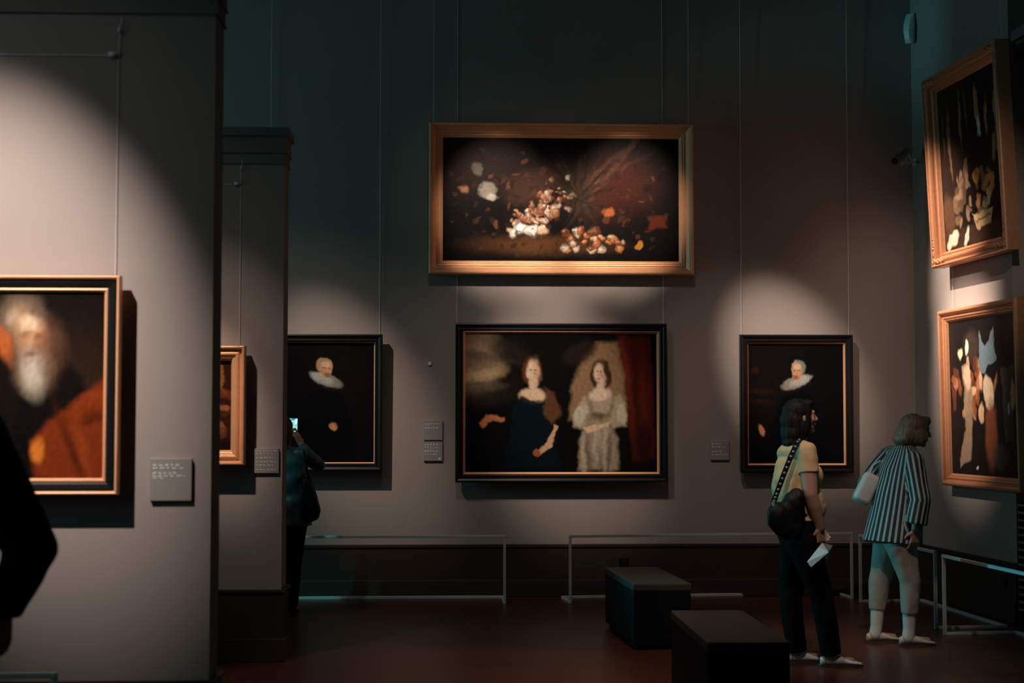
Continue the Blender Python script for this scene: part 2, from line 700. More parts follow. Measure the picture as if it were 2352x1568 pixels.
def fruit(x, y, r, c, k=.58):
    """one round fruit: deep rim, body colour, paler cheek"""
    return [('e', mix(c, (40, 18, 10), .62), .95, .016, (x, y, r * k, r, 0)),
            ('e', c, .95, .03, (x - .08 * r * k, y + .10 * r, r * k * .80, r * .80, 0)),
            ('e', mix(c, (255, 232, 205), .45), .75, .02, (x - .25 * r * k, y + .32 * r, r * k * .34, r * .30, 0))]


still = [('e', (58, 34, 26), .8, .25, (.08, .80, .22, .20, 0)),
         ('e', (44, 28, 22), .8, .2, (.62, .72, .34, .24, 0)),
         ('e', (84, 32, 16), .9, .2, (.74, .62, .13, .20, 10)),
         ('e', (74, 42, 26), .8, .12, (.38, .62, .12, .12, 20)),
         ('e', (96, 54, 26), .85, .12, (.42, .13, .26, .07, 0)),
         ('e', (120, 70, 44), .7, .06, (.65, .72, .16, .018, 40)),
         ('e', (112, 68, 44), .7, .05, (.70, .70, .16, .016, 52)),
         ('e', (104, 62, 40), .7, .05, (.66, .66, .14, .014, 28)),
         ('e', (60, 36, 22), .8, .05, (.55, .60, .12, .014, 120)),
         ('e', (54, 34, 22), .8, .05, (.58, .55, .12, .012, 100)),
         ('e', (60, 36, 24), .8, .05, (.50, .64, .12, .012, 145))]
for k in range(70):                                   # heaped pale fruit, left of the middle
    t = rs.random()
    x, y = .33 + .17 * t + rs.gauss(0, .035), .28 + .26 * t + rs.gauss(0, .06)
    c = rs.choice([(206, 150, 108), (186, 122, 80), (166, 92, 54), (216, 176, 140), (140, 70, 40)])
    r = rs.uniform(.012, .030)
    still += fruit(x, y, r, c)
for (x, y, r, c) in ((.33, .26, .055, (238, 214, 192)), (.38, .24, .06, (232, 200, 172)), (.42, .25, .045, (214, 160, 116)), (.30, .23, .04, (226, 190, 160))):
    still += fruit(x, y, r, c)
for k in range(34):                                   # fruit along the foot
    x, y = rs.uniform(.50, .80), rs.uniform(.08, .26)
    c = rs.choice([(214, 150, 100), (196, 110, 54), (170, 84, 44), (226, 180, 140), (120, 56, 28)])
    r = rs.uniform(.015, .036)
    still += fruit(x, y, r, c)
for k in range(46):                                   # leaves and small blossoms above
    x, y = rs.uniform(.12, .92), rs.uniform(.3, .86)
    c = rs.choice([(110, 50, 26), (84, 48, 32), (136, 74, 46), (70, 36, 24)])
    still.append(('e', c, .6, .02, (x, y, rs.uniform(.006, .02), rs.uniform(.008, .026), rs.uniform(0, 90))))
for k in range(150):
    x, y = rs.uniform(.03, .97), rs.uniform(.06, .9)
    c = rs.choice([(30, 20, 14), (48, 30, 20), (70, 40, 26), (96, 52, 32), (24, 16, 12)])
    still.append(('e', c, .55, .014, (x, y, rs.uniform(.004, .016), rs.uniform(.006, .03), rs.uniform(0, 180))))
for k in range(60):
    t = rs.random()
    still.append(('e', rs.choice([(60, 34, 22), (120, 66, 40), (240, 206, 176), (200, 130, 84)]), .8, .012, (.33 + .17 * t + rs.gauss(0, .03), .26 + .28 * t + rs.gauss(0, .06), rs.uniform(.003, .009), rs.uniform(.006, .016), rs.uniform(0, 180))))
for k in range(11):
    t = k / 10
    an = 20 + 140 * t
    l = .13 + .05 * math.sin(3.1 * t)
    still.append(('e', (66, 42, 26) if k % 2 else (34, 24, 16), .75, .016, (.58 + .5 * l * math.cos(R(an)) * .62, .48 + l * math.sin(R(an)), l * .9, .012, an)))
still += [('e', (168, 140, 118), .8, .04, (.19, .57, .035, .07, 20)), ('e', (206, 178, 150), .8, .03, (.21, .52, .022, .035, 0)),
          ('e', (128, 104, 86), .7, .03, (.145, .75, .022, .05, 0)), ('e', (196, 120, 76), .8, .03, (.09, .58, .016, .02, 0)),
          ('p', (104, 38, 18), .85, .04, [(.87, .24), (.95, .27), (.955, .38), (.87, .36)]),
          ('e', (206, 124, 40), .9, .02, (.83, .13, .019, .036, 0)),
          ('e', (196, 96, 46), .8, .03, (.70, .40, .018, .03, 0))]
S_STILL = dict(base=(17, 11, 9), layers=still, gain=(1.25, .97, .78), seed=3, rough=.014)

sky = [('e', (140, 102, 72), .95, .14, (.05, .80, .15, .24, 0)), ('e', (206, 150, 100), .8, .08, (.06, .70, .11, .045, 5)), ('e', (170, 124, 86), .6, .08, (.05, .90, .09, .04, -6)),
       ('e', (96, 70, 52), .7, .05, (.10, .83, .14, .03, -8)), ('e', (30, 20, 14), .9, .08, (.20, .62, .10, .05, 20)),
       ('e', (104, 78, 56), .7, .05, (.10, .62, .09, .03, 0)), ('e', (46, 32, 22), .8, .12, (.08, .52, .14, .05, 10)),
       ('e', (40, 26, 17), .8, .1, (.23, .86, .12, .08, -25))]
wall_p = [('p', (146, 100, 66), .95, .05, [(.54, .38), (.555, .62), (.60, .80), (.68, .93), (.83, .95), (.84, .7), (.84, .36)]), ('e', (40, 26, 17), .85, .06, (.60, .86, .09, .07, 25)),
          ('p', (88, 26, 14), .95, .05, [(.80, .98), (.97, .98), (.99, .10), (.88, .08), (.84, .45)]),
          ('e', (120, 38, 18), .7, .05, (.84, .75, .012, .2, 6)), ('e', (44, 14, 10), .7, .05, (.89, .6, .012, .3, 4)),
          ('e', (110, 34, 16), .6, .05, (.93, .65, .010, .28, 3)), ('e', (36, 14, 10), .8, .1, (.93, .2, .05, .16, 0))]
figs = [  # dark trees, then two standing half-figures, faceless and plain
    ('e', (104, 48, 22), .95, .04, (.345, .73, .048, .095, 0)), ('e', (232, 178, 136), .97, .03, (.350, .735, .030, .075, 0)),
    ('e', (196, 128, 88), .8, .06, (.368, .72, .012, .06, 0)), ('e', (112, 60, 38), .7, .012, (.340, .745, .007, .007, 0)), ('e', (112, 60, 38), .7, .012, (.362, .743, .006, .007, 0)), ('e', (170, 74, 52), .8, .012, (.353, .690, .007, .006, 0)), ('e', (196, 120, 82), .8, .012, (.356, .718, .004, .012, 0)),
    ('e', (226, 170, 128), .95, .03, (.352, .64, .020, .05, 0)), ('e', (230, 172, 128), .96, .04, (.345, .55, .064, .055, 0)),
    ('p', (13, 20, 23), .97, .03, [(.25, .44), (.285, .54), (.40, .50), (.44, .36), (.50, .03), (.20, .03), (.235, .25)]),
    ('p', (102, 58, 32), .9, .04, [(.415, .61), (.46, .57), (.50, .42), (.45, .34), (.405, .42)]),
    ('p', (214, 150, 104), .95, .02, [(.462, .34), (.485, .33), (.45, .18), (.395, .13), (.385, .16), (.43, .22)]),
    ('e', (176, 84, 46), .9, .02, (.375, .14, .022, .03, 0)),
    ('p', (196, 106, 58), .95, .02, [(.07, .36), (.11, .41), (.20, .40), (.20, .37), (.12, .36), (.09, .32)]),
    ('e', (56, 32, 20), .96, .03, (.705, .70, .058, .115, 0)), ('e', (226, 172, 132), .97, .03, (.695, .71, .028, .070, 6)),
    ('e', (190, 124, 88), .8, .05, (.714, .70, .010, .055, 6)), ('e', (104, 58, 38), .7, .012, (.684, .722, .006, .007, 0)), ('e', (104, 58, 38), .7, .012, (.704, .722, .006, .007, 0)), ('e', (166, 74, 54), .8, .012, (.692, .668, .007, .006, 0)), ('e', (192, 120, 84), .8, .012, (.690, .696, .004, .012, 0)),
    ('e', (224, 168, 128), .95, .03, (.705, .61, .022, .05, 0)), ('e', (228, 176, 138), .95, .04, (.70, .55, .060, .05, 0)),
    ('p', (176, 138, 104), .97, .04, [(.575, .46), (.62, .56), (.67, .52), (.74, .52), (.80, .56), (.845, .46), (.84, .34), (.76, .32), (.75, .40), (.64, .40), (.63, .30), (.56, .33)]),
    ('p', (160, 124, 94), .97, .05, [(.63, .38), (.75, .38), (.79, .22), (.80, .02), (.59, .02), (.60, .22)]),
    ('e', (204, 172, 138), .7, .03, (.60, .41, .03, .08, -10)), ('e', (206, 172, 138), .7, .03, (.815, .42, .025, .07, 10)),
    ('e', (92, 68, 50), .7, .03, (.645, .13, .012, .14, 4)), ('e', (86, 62, 46), .7, .03, (.745, .12, .012, .16, -3)),
    ('e', (200, 168, 132), .6, .03, (.69, .20, .02, .14, 0)), ('e', (58, 42, 34), .8, .03, (.70, .41, .05, .018, -4)),
    ('e', (104, 78, 58), .7, .05, (.655, .47, .010, .06, 20)), ('e', (104, 78, 58), .7, .05, (.755, .46, .010, .06, -20)), ('e', (84, 62, 46), .6, .05, (.70, .10, .010, .12, 2)), ('e', (206, 172, 136), .6, .05, (.73, .18, .008, .14, -2)), ('e', (206, 172, 136), .6, .05, (.62, .12, .008, .12, 3)),
    ('p', (222, 166, 122), .95, .02, [(.61, .32), (.69, .335), (.76, .37), (.75, .34), (.69, .29), (.64, .28)])]
S_TWO = dict(base=(16, 12, 10), layers=sky + wall_p + figs, gain=(1.0, .76, .60), seed=8, rough=.010)


def ruff_portrait(cx, cy, flip, cap, seed, hand):
    """a plain dark half-length with a pale head and a pale collar"""
    s = -1 if flip else 1
    L = [('e', (26, 16, 12), .8, .3, (.75 if not flip else .2, .6, .3, .4, 0)),
         ('p', (9, 9, 10), .95, .06, [(cx - .30, .0), (cx - .27, .3), (cx - .18, .55), (cx, .62), (cx + .18, .55), (cx + .28, .3), (cx + .32, .0)]),
         ('e', (150, 126, 104), .97, .02, (cx + s * .015, cy - .085, .165, .050, -20 * s)),
         ('e', (196, 172, 148), .9, .03, (cx - s * .03, cy - .075, .115, .034, -22 * s))]
    for k in range(15):
        t = -1 + 2 * k / 14
        L.append(('e', (96, 78, 62), .55, .012, (cx + s * .015 + t * .145, cy - .112 - s * t * .038 + .03 * t * t, .004, .026, 8 * t)))
    L += [('e', cap, .97, .02, (cx + .010 * -s, cy + .036, .078, .068, 0)),
          ('e', (206, 136, 92), .97, .02, (cx + .008 * s, cy + .006, .058, .082, -6 * s)),
          ('e', (228, 170, 128), .8, .03, (cx + .004 * s, cy + .045, .042, .026, 0)),
          ('e', (120, 64, 38), .7, .015, (cx - .012 * s, cy + .014, .018, .007, 0)),
          ('e', (120, 64, 38), .7, .015, (cx + .034 * s, cy + .012, .013, .007, 0)),
          ('e', (226, 150, 104), .7, .015, (cx + .022 * s, cy - .006, .010, .022, 0)),
          ('e', (136, 74, 46), .75, .02, (cx + .020 * s, cy - .046, .030, .020, 0))]
    L += [('e', (214, 130, 78), .95, .02, h) for h in hand]
    return dict(base=(14, 11, 10), layers=L, gain=G, seed=seed, rough=.006)


S_LEFT = ruff_portrait(.50, .775, False, (188, 128, 90), 11, [(.585, .30, .045, .030, -30)])
S_RIGHT = ruff_portrait(.52, .765, True, (132, 116, 102), 12, [(.13, .275, .030, .045, 15)])
S_RIGHT['layers'][1:1] = [('e', (48, 24, 14), .8, .05, (.12, .60, .11, .02, 0)), ('e', (48, 24, 14), .7, .05, (.12, .52, .11, .015, 0)),
                          ('e', (56, 22, 12), .8, .04, (.08, .78, .03, .03, 0))]

S_OLD = dict(base=(24, 15, 11), gain=(1.0, .80, .64), seed=21, rough=.008, layers=[
    ('e', (70, 42, 26), .6, .2, (.80, .40, .25, .3, 0)),
    ('p', (16, 12, 11), .9, .08, [(.3, .0), (.42, .5), (.62, .68), (.86, .55), (.95, .3), (.9, .0)]),
    ('e', (150, 112, 84), .92, .16, (.42, .85, .14, .12, 15)),
    ('e', (96, 58, 38), .9, .12, (.63, .74, .08, .11, 15)),
    ('e', (206, 132, 86), .96, .12, (.485, .75, .098, .125, 18)),
    ('e', (244, 196, 150), .85, .10, (.465, .825, .062, .045, 22)),
    ('e', (92, 46, 26), .7, .04, (.45, .765, .034, .014, 14)),
    ('e', (92, 46, 26), .7, .04, (.53, .755, .030, .014, 8)),
    ('e', (232, 158, 108), .8, .06, (.48, .725, .022, .045, 10)),
    ('e', (150, 72, 42), .7, .06, (.555, .70, .04, .05, 0)),
    ('e', (96, 58, 38), .9, .12, (.62, .63, .06, .10, 0)),
    ('e', (150, 108, 78), .95, .14, (.50, .595, .112, .12, 10)),
    ('e', (212, 180, 148), .9, .12, (.50, .56, .060, .09, 8)),
    ('e', (120, 60, 36), .8, .03, (.49, .665, .034, .010, 6)),
    ('e', (196, 150, 116), .8, .05, (.36, .86, .05, .03, 50)), ('e', (110, 78, 58), .7, .05, (.52, .90, .06, .03, -20)),
    ('e', (200, 92, 40), .9, .05, (.30, .72, .05, .10, 20)),
    ('p', (132, 48, 16), .97, .06, [(.52, .0), (.50, .20), (.62, .30), (.78, .40), (1.0, .54), (1.1, .0)]),
    ('e', (86, 30, 11), .8, .05, (.78, .16, .03, .2, 20)), ('e', (84, 28, 11), .8, .05, (.92, .32, .10, .03, 15)),
    ('e', (160, 62, 22), .7, .05, (.86, .16, .03, .16, 14)), ('e', (150, 56, 20), .7, .05, (.90, .43, .10, .04, 25)),
    ('e', (226, 116, 40), .95, .04, (.545, .15, .045, .06, 0))])

S_ORANGE = dict(base=(52, 24, 13), gain=G, seed=31, rough=.02, layers=[
    ('p', (160, 84, 36), .9, .05, [(.78, 1.0), (.90, 1.0), (.92, .66), (.78, .66)])] +
    [('e', rs.choice([(150, 72, 34), (110, 50, 24), (84, 34, 18), (170, 90, 50)]), .8, .03,
      (rs.uniform(.2, .98), rs.uniform(.12, .66), rs.uniform(.03, .07), rs.uniform(.03, .08), rs.uniform(0, 90))) for k in range(44)] +
    [('e', (26, 13, 9), .8, .1, (.8, .06, .5, .08, 0))])

game = [('e', (54, 32, 22), .7, .25, (.15, .6, .2, .5, 0)), ('p', (64, 38, 26), .9, .04, [(0, .0), (1, .0), (1, .11), (0, .12)]),
        ('e', (92, 56, 36), .8, .06, (.10, .22, .10, .12, 0))]
for (x, z0, z1, w, c) in ((.07, .62, .86, .012, (112, 72, 48)), (.17, .45, .86, .022, (132, 84, 56)), (.36, .62, .92, .020, (150, 96, 62)),
                          (.46, .70, .92, .012, (110, 74, 54)), (.62, .70, .93, .036, (190, 112, 62)), (.63, .62, .74, .022, (220, 196, 168)),
                          (.76, .62, .82, .022, (196, 104, 54)), (.93, .46, .90, .045, (176, 116, 76)), (.86, .45, .6, .03, (150, 92, 60))):
    game.append(('e', c, .9, .02, (x, (z0 + z1) / 2, w, (z1 - z0) / 2, 2)))
for k in range(26):
    game.append(('e', rs.choice([(170, 108, 66), (200, 116, 58), (140, 84, 54), (214, 168, 124)]), .75, .02,
                 (rs.uniform(.52, .80), rs.uniform(.14, .42), rs.uniform(.02, .05), rs.uniform(.015, .04), rs.uniform(0, 180))))
for k in range(26):
    game.append(('e', rs.choice([(120, 82, 56), (150, 104, 70), (92, 60, 42)]), .75, .02,
                 (rs.uniform(.22, .46), rs.uniform(.14, .52), rs.uniform(.02, .05), rs.uniform(.015, .04), rs.uniform(0, 180))))
game += [('e', (216, 176, 138), .9, .02, (.13, .06, .10, .045, 20)), ('e', (214, 180, 146), .9, .02, (.36, .06, .03, .06, -25)),
         ('p', (206, 150, 98), .95, .02, [(.46, .18), (.80, .18), (.74, .09), (.54, .09)]), ('e', (120, 72, 44), .8, .01, (.63, .14, .14, .008, 0))]
S_GAME = dict(base=(20, 14, 12), layers=game, gain=(.80, .61, .48), seed=41, rough=.012)

crowd = [('p', (96, 98, 94), .9, .02, [(.46, .90), (.56, .82), (.66, .93), (.70, .72), (.58, .70), (.54, .64), (.46, .66)]),
         ('e', (54, 38, 28), .8, .08, (.34, .82, .12, .10, 0)), ('p', (62, 50, 40), .9, .03, [(.76, .66), (.94, .68), (.92, .22), (.80, .22)])]
for k in range(34):
    crowd.append(('e', rs.choice([(170, 98, 60), (206, 138, 96), (120, 58, 32), (84, 40, 24)]), .85, .02,
                  (rs.uniform(.02, .48), rs.uniform(.38, .74), rs.uniform(.02, .045), rs.uniform(.03, .07), rs.uniform(-15, 15))))
crowd += [('p', (132, 94, 66), .95, .03, [(.20, .70), (.30, .74), (.34, .5), (.30, .12), (.14, .04), (.12, .10), (.22, .3)]),
          ('e', (190, 140, 104), .8, .03, (.27, .62, .05, .09, 0)), ('e', (222, 176, 134), .95, .02, (.27, .82, .028, .045, 0)), ('e', (214, 158, 116), .9, .02, (.17, .78, .025, .04, 0)),
          ('e', (200, 150, 112), .9, .03, (.58, .52, .07, .11, 10)), ('e', (116, 54, 30), .85, .06, (.60, .26, .08, .20, 0)),
          ('e', (150, 86, 52), .85, .02, (.68, .58, .02, .06, -20)), ('e', (190, 120, 78), .85, .02, (.92, .50, .03, .09, 0)), ('e', (150, 140, 120), .8, .02, (.86, .42, .02, .04, 0)),
          ('e', (60, 46, 38), .7, .05, (.72, .12, .12, .08, 0)), ('e', (190, 158, 126), .9, .01, (.38, .055, .02, .015, 20))]
S_CROWD = dict(base=(22, 15, 12), layers=crowd, gain=(.62, .47, .37), seed=51, rough=.012)

BLACK_PROF = [(0, 0), (0, .052), (.012, .058), (.030, .050), (.038, .042), (.060, .046), (.070, .036), (.074, .03)]
ZTOP = 6.5
# double portrait
W, H, c = fit_back(1046, 742, 1533, 1107)
wx = lambda px: on_y(px, 700, YB).x
painting('black-framed picture of two pale standing figures and red curtain, below the wide still life', W, H, c, (0, 0, 0),
         BLACK_PROF, M_EBONY, (.020, .030, .012), S_TWO, [(wx(1050) - c.x, ZTOP - c.z), (wx(1523) - c.x, ZTOP - c.z)], standoff=.06)
# still life
W, H, c = fit_back(985, 282, 1593, 632)
painting('wide gilt-framed still life of heaped fruit hung highest on the back wall', W, H, c, (R(1.0), 0, 0),
         [(0, 0), (0, .085), (.005, .10), (.020, .106), (.027, .100), (.030, .084), (.040, .078), (.070, .050), (.076, .048), (.080, .058), (.090, .056), (.095, .044), (.104, .050), (.112, .042), (.128, .024)],
         M_GOLD, None, S_STILL, [(wx(995) - c.x, ZTOP - c.z), (wx(1583) - c.x, ZTOP - c.z)], standoff=.035)
# portraits
W, H, c = fit_back(614, 767, 878, 1081)
painting('black-framed dark portrait with a broad white collar, partly hidden by the far partition', W, H, c, (R(.6), 0, 0),
         BLACK_PROF[:-1] + [(.060, .03)], M_EBONY, (.020, .030, .012), S_LEFT, [(wx(620) - c.x, ZTOP - c.z), (wx(872) - c.x, ZTOP - c.z)], standoff=.07)
W, H, c = fit_back(1698, 768, 1961, 1085)
painting('black-framed dark portrait with white collar and pale cap, behind the person in yellow', W, H, c, (R(.6), 0, 0),
         BLACK_PROF[:-1] + [(.066, .03)], M_EBONY, (.020, .030, .012), S_RIGHT, [(wx(1702) - c.x, ZTOP - c.z), (wx(1948) - c.x, ZTOP - c.z)], standoff=.055)
# on the near partition
W, H, c = fit_back(-125, 632, 272, 1136, Y1, .07)
p1x = on_y(268, 500, Y1).x
painting('bearded head with orange drapery in a black and gilt frame on the near partition', W, H, c, (0, 0, 0),
         [(0, 0), (0, .045), (.006, .05), (.014, .046), (.016, .034)], M_SLIP, None, S_OLD, [(p1x - c.x, 3.12 - c.z)], standoff=.045, res=.005)
pr = [o for o in bpy.data.objects if o.name.startswith('painting') and o['label'].startswith('bearded')][0]
# its inner black band and inner gilt slip sit inside the outer gilt edge
old_canvas = [o for o in pr.children if o.name.startswith('canvas')][0]
bpy.data.objects.remove(old_canvas)
bm = bmesh.new()
rect_sweep(bm, W - .030, H - .030, [(0, .075), (0, .080), (.010, .082), (.030, .078), (.040, .074)])
bmesh.ops.recalc_face_normals(bm, faces=bm.faces)
obj('black_band', bm, M_EBONY, pr, label='black flat band of the frame')
bm = bmesh.new()
rect_sweep(bm, W - .108, H - .108, [(0, .066), (0, .078), (.006, .080), (.014, .070), (.016, .064)])
bmesh.ops.recalc_face_normals(bm, faces=bm.faces)
obj('inner_slip', bm, M_SLIP, pr, label='thin gilt slip inside the frame')
canvas_obj(W - .13, H - .13, -.064, S_OLD, pr, .004)
# on the far partition
W, H, c = fit_back(290, 793, 563, 1068, Y2, .08)
p2x = on_y(552, 600, Y2).x
painting('gilt-framed reddish brown picture on the far partition', W, H, c, (R(.5), 0, 0),
         [(0, 0), (0, .07), (.006, .082), (.018, .082), (.026, .060), (.034, .050), (.044, .064), (.060, .066), (.070, .050), (.078, .052), (.088, .044), (.098, .020)],
         M_GOLD, None, S_ORANGE, [(p2x - c.x, 3.11 - c.z)], standoff=.045)
# on the right wall
def fit_right(tl, bl, tr, br, off):
    s0 = (rw_hit(tl[0], tl[1], off)[0] + rw_hit(bl[0], bl[1], off)[0]) / 2
    s1 = (rw_hit(tr[0], tr[1], off)[0] + rw_hit(br[0], br[1], off)[0]) / 2
    z1 = (rw_hit(tl[0], tl[1], off)[1] + rw_hit(tr[0], tr[1], off)[1]) / 2
    z0 = (rw_hit(bl[0], bl[1], off)[1] + rw_hit(br[0], br[1], off)[1]) / 2
    return s1 - s0, z1 - z0, (s0 + s1) / 2, (z0 + z1) / 2


W, H, sc, zc = fit_right((2128, 199), (2146, 616), (2297, 80), (2320, 567), .16)
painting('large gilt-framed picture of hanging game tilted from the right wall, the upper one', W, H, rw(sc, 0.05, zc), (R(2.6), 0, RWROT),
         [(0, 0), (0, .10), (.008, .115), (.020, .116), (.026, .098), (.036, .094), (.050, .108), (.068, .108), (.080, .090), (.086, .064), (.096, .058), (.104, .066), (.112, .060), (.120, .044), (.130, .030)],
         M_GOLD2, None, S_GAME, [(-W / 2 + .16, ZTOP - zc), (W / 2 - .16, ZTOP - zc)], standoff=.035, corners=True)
W, H, sc, zc = fit_right((2153, 719), (2163, 1116), (2330, 676), (2346, 1131), .10)
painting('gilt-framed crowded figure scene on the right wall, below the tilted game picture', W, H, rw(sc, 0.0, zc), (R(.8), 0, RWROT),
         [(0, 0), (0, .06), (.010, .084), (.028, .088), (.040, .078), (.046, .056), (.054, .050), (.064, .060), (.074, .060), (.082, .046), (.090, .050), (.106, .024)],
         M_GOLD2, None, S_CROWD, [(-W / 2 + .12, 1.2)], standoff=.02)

# ------------------------------------------------------------------ captions, rails and fittings on the walls
def caption(label, x0, y0, x1, y1, y, rows, logo=False, group=None):
    a, b = on_y(x0, y0, y), on_y(x1, y1, y)
    w, h = b.x - a.x, a.z - b.z
    root = thing('caption_plate', label, 'caption', ((a.x + b.x) / 2, y, (a.z + b.z) / 2), group=group)
    obj('plate', B(-w / 2, w / 2, -.018, .0005, -h / 2, h / 2, bevel=.002), M_PLATE, root)
    bm = bmesh.new()
    rr = random.Random(int(x0))
    for (v, th, ln) in rows:                     # rows of small print, word by word
        z = h / 2 - v * h
        x = -w * .43
        while x < -w * .43 + ln * w:
            l = rr.uniform(.05, .13) * w
            l = min(l, -w * .43 + ln * w - x)
            if l > .004:
                k = x
                while k < x + l - .002:
                    hh = th * h * rr.choice((.5, .5, .8, .65))
                    box(bm, k, k + .0042, -.0195, -.017, z - th * h * .5, z - th * h * .5 + hh)
                    k += .0054
            x += l + .010
    obj('lettering', bm, M_TEXT, root, label='rows of small white print')
    if logo:
        bm = bmesh.new()
        box(bm, w * .28, w * .42, -.0195, -.017, -h * .44, -h * .39)
        box(bm, w * .31, w * .40, -.0195, -.017, -h * .39, -h * .33)
        obj('mark', bm, M_TEXT, root)


caption('grey caption plate beside the bearded head on the near partition', 346, 1053, 441, 1149, Y1, [(.14, .07, .62), (.21, .06, .72), (.33, .07, .55), (.40, .06, .78), (.45, .05, .25)])
caption('dark caption plate at the edge of the far partition, by the gilt frame', 585, 1030, 641, 1086, Y2, [(.08, .06, .84), (.19, .05, .7), (.36, .06, .74), (.52, .06, .82), (.66, .06, .70), (.84, .07, .82)])
caption('upper grey caption plate left of the two-figure picture', 973, 966, 1016, 1010, YB, [(.14, .09, .82), (.22, .06, .3), (.36, .09, .78)])
caption('lower grey caption plate left of the two-figure picture', 973, 1014, 1016, 1058, YB, [(.12, .10, .74), (.22, .07, .2), (.30, .06, .74), (.47, .12, .70), (.64, .07, .66)], logo=True)
caption('grey caption plate left of the portrait with the pale cap', 1631, 1012, 1674, 1056, YB, [(.14, .08, .5), (.30, .08, .78), (.54, .08, .62), (.70, .09, .8)])

# picture rails with their end knobs on the partitions
for lab, y, px, zr in (('thin picture rail with white end knob on the near partition', Y1, 258, 3.125), ('thin picture rail with white end knob on the far partition', Y2, 546, 3.117)):
    x = on_y(px, 400, y).x
    root = thing('picture_rail', lab, 'rail', (x, y, zr))
    bm = bmesh.new()
    tube(bm, [(-2.2, -.003, 0), (0, -.003, 0)], .0022, 8)
    obj('rod', bm, M_WIRE, root)
    bm = bmesh.new()
    frustum(bm, (-.020, -.012, .004), (.014, -.012, .004), .011, .011, 14)
    obj('end_knob', bm, M_WHITE, root, smooth=True, label='white end knob')
    bm = bmesh.new()
    tube(bm, [(.022, -.01, 0), (.026, -.016, .11), (.034, -.012, .165)], .002, 8)
    obj('hook_wire', bm, M_WIRE, root)
    bm = bmesh.new()
    ellipsoid(bm, (.026, -.016, .11), (.008, .008, .014), seg=12)
    obj('clamp', bm, M_STEEL, root, smooth=True)

# small white disc on the back wall
p = on_y(987, 835, YB)
bm = bmesh.new()
frustum(bm, (p.x, p.y, p.z), (p.x, p.y - .014, p.z), .019, .016, 20)
tag(obj('wall_sensor', bm, M_WHITE), 'small round white sensor left of the two-figure picture', 'sensor')

# sockets
p = on_y(1432, 1291, YB - .012)
root = thing('wall_socket', 'dark wall socket on the dado behind the farther bench', 'socket', (p.x, YB - .012, p.z))
obj('plate', B(-.042, .042, -.012, 0, -.042, .042, bevel=.004), M_BLACKP, root)
bm = bmesh.new()
frustum(bm, (0, -.012, 0), (0, -.016, 0), .026, .024, 20)
obj('insert', bm, M_BLACKP, root)
s, z = rw_hit(2308, 1337, .012)
q = rw(s, .012, z)
root = thing('wall_socket', 'dark wall socket on the right wall behind the barrier', 'socket', q, (0, 0, RWROT))
obj('plate', B(-.042, .042, -.012, 0, -.042, .042, bevel=.004), M_BLACKP, root)
bm = bmesh.new()
frustum(bm, (0, -.012, 0), (0, -.016, 0), .026, .024, 20)
obj('insert', bm, M_BLACKP, root)

# motion detector high in the corner
p = on_y(2092, 66, YB - .10)
root = thing('motion_detector', 'curved white motion detector high in the room corner', 'detector', p, (0, 0, R(-48)))
bm = bmesh.new()
rings = []
for k in range(9):
    t = k / 8
    z = .14 - .28 * t
    bow = -.05 * math.sin(math.pi * t) ** .8 - .045 + .04 * (1 - t)
    wd = .046 * (.82 + .18 * math.sin(math.pi * min(1, t * 1.2)))
    rings.append([Vector((x, y, z)) for x, y in ((-wd, 0.0), (wd, 0.0), (wd, bow * .7), (wd * .6, bow), (-wd * .6, bow), (-wd, bow * .7))])
loft(bm, rings)
bmesh.ops.recalc_face_normals(bm, faces=bm.faces)
obj('housing', bm, M_WHITE, root)
obj('back_plate', B(-.040, .050, 0, .035, -.10, .13, bevel=.004), M_GREYP, root)
bm = bmesh.new()
ellipsoid(bm, (0.012, -.036, -.115), (.006, .006, .009), seg=10)
obj('indicator', bm, M_BLACKP, root)

# security camera on an arm fixed in the corner
a = on_y(2108, 372, YB - .10)
b = on_y(2072, 373, YB - .34)
root = thing('security_camera', 'small grey security camera on a bracket in the room corner', 'camera', a)
bm = bmesh.new()
tube(bm, [(0, 0, 0), b - a], .009, 10)
obj('arm', bm, M_STEEL, root)
bm = bmesh.new()
d = (on_y(2053, 372, YB - .36) - on_y(2084, 346, YB - .28)).normalized()
c0 = on_y(2082, 347, YB - .28) - a
c1 = on_y(2056, 370, YB - .36) - a
frustum(bm, c0, c1, .032, .036, 18)
ellipsoid(bm, c0, (.030, .030, .030), seg=14)
obj('body', bm, M_GREYP, root, smooth=False)
bm = bmesh.new()
frustum(bm, c1, c1 + (c1 - c0).normalized() * .014, .034, .030, 18)
obj('lens', bm, M_BLACKP, root)
bm = bmesh.new()
tube(bm, [on_y(2085, 350, YB - .28) - a, on_y(2094, 369, YB - .20) - a], .005, 8)
obj('strut', bm, M_STEEL, root)
bm = bmesh.new()
ellipsoid(bm, b - a + Vector((0, 0, -.016)), (.010, .010, .008), seg=10)
obj('bolt', bm, M_STEEL, root)
bm = bmesh.new()
ellipsoid(bm, (0, 0, -.018), (.010, .010, .010), seg=10)
obj('bolt', bm, M_STEEL, root)
obj('mount', B(-.02, .02, -.02, .10, -.025, .04, bevel=.003), M_STEEL, root)

# slatted grille at the end of the right wall
z1g = rw_hit(2346, 1160, .0)[1]
root = thing('vent_grille', 'dark slatted grille at the right edge beyond the wall end', 'grille', rw(s_end + .04, 0, 0), (0, 0, RWROT))
nsl = 15
for k in range(nsl):
    z = .12 + (z1g - .12) * k / (nsl - 1)
    obj('slat', B(0, 1.0, -.01, .10, z - .008, z + .008, mtx=Matrix.Rotation(0, 4, 'X')), M_GREYP, root)
obj('backing', B(0, 1.0, .11, .12, .08, z1g + .02), M_BLACKP, root)
obj('stile', B(-.03, 0.0, .0, .12, 0, z1g + .02), M_BLACKP, root)

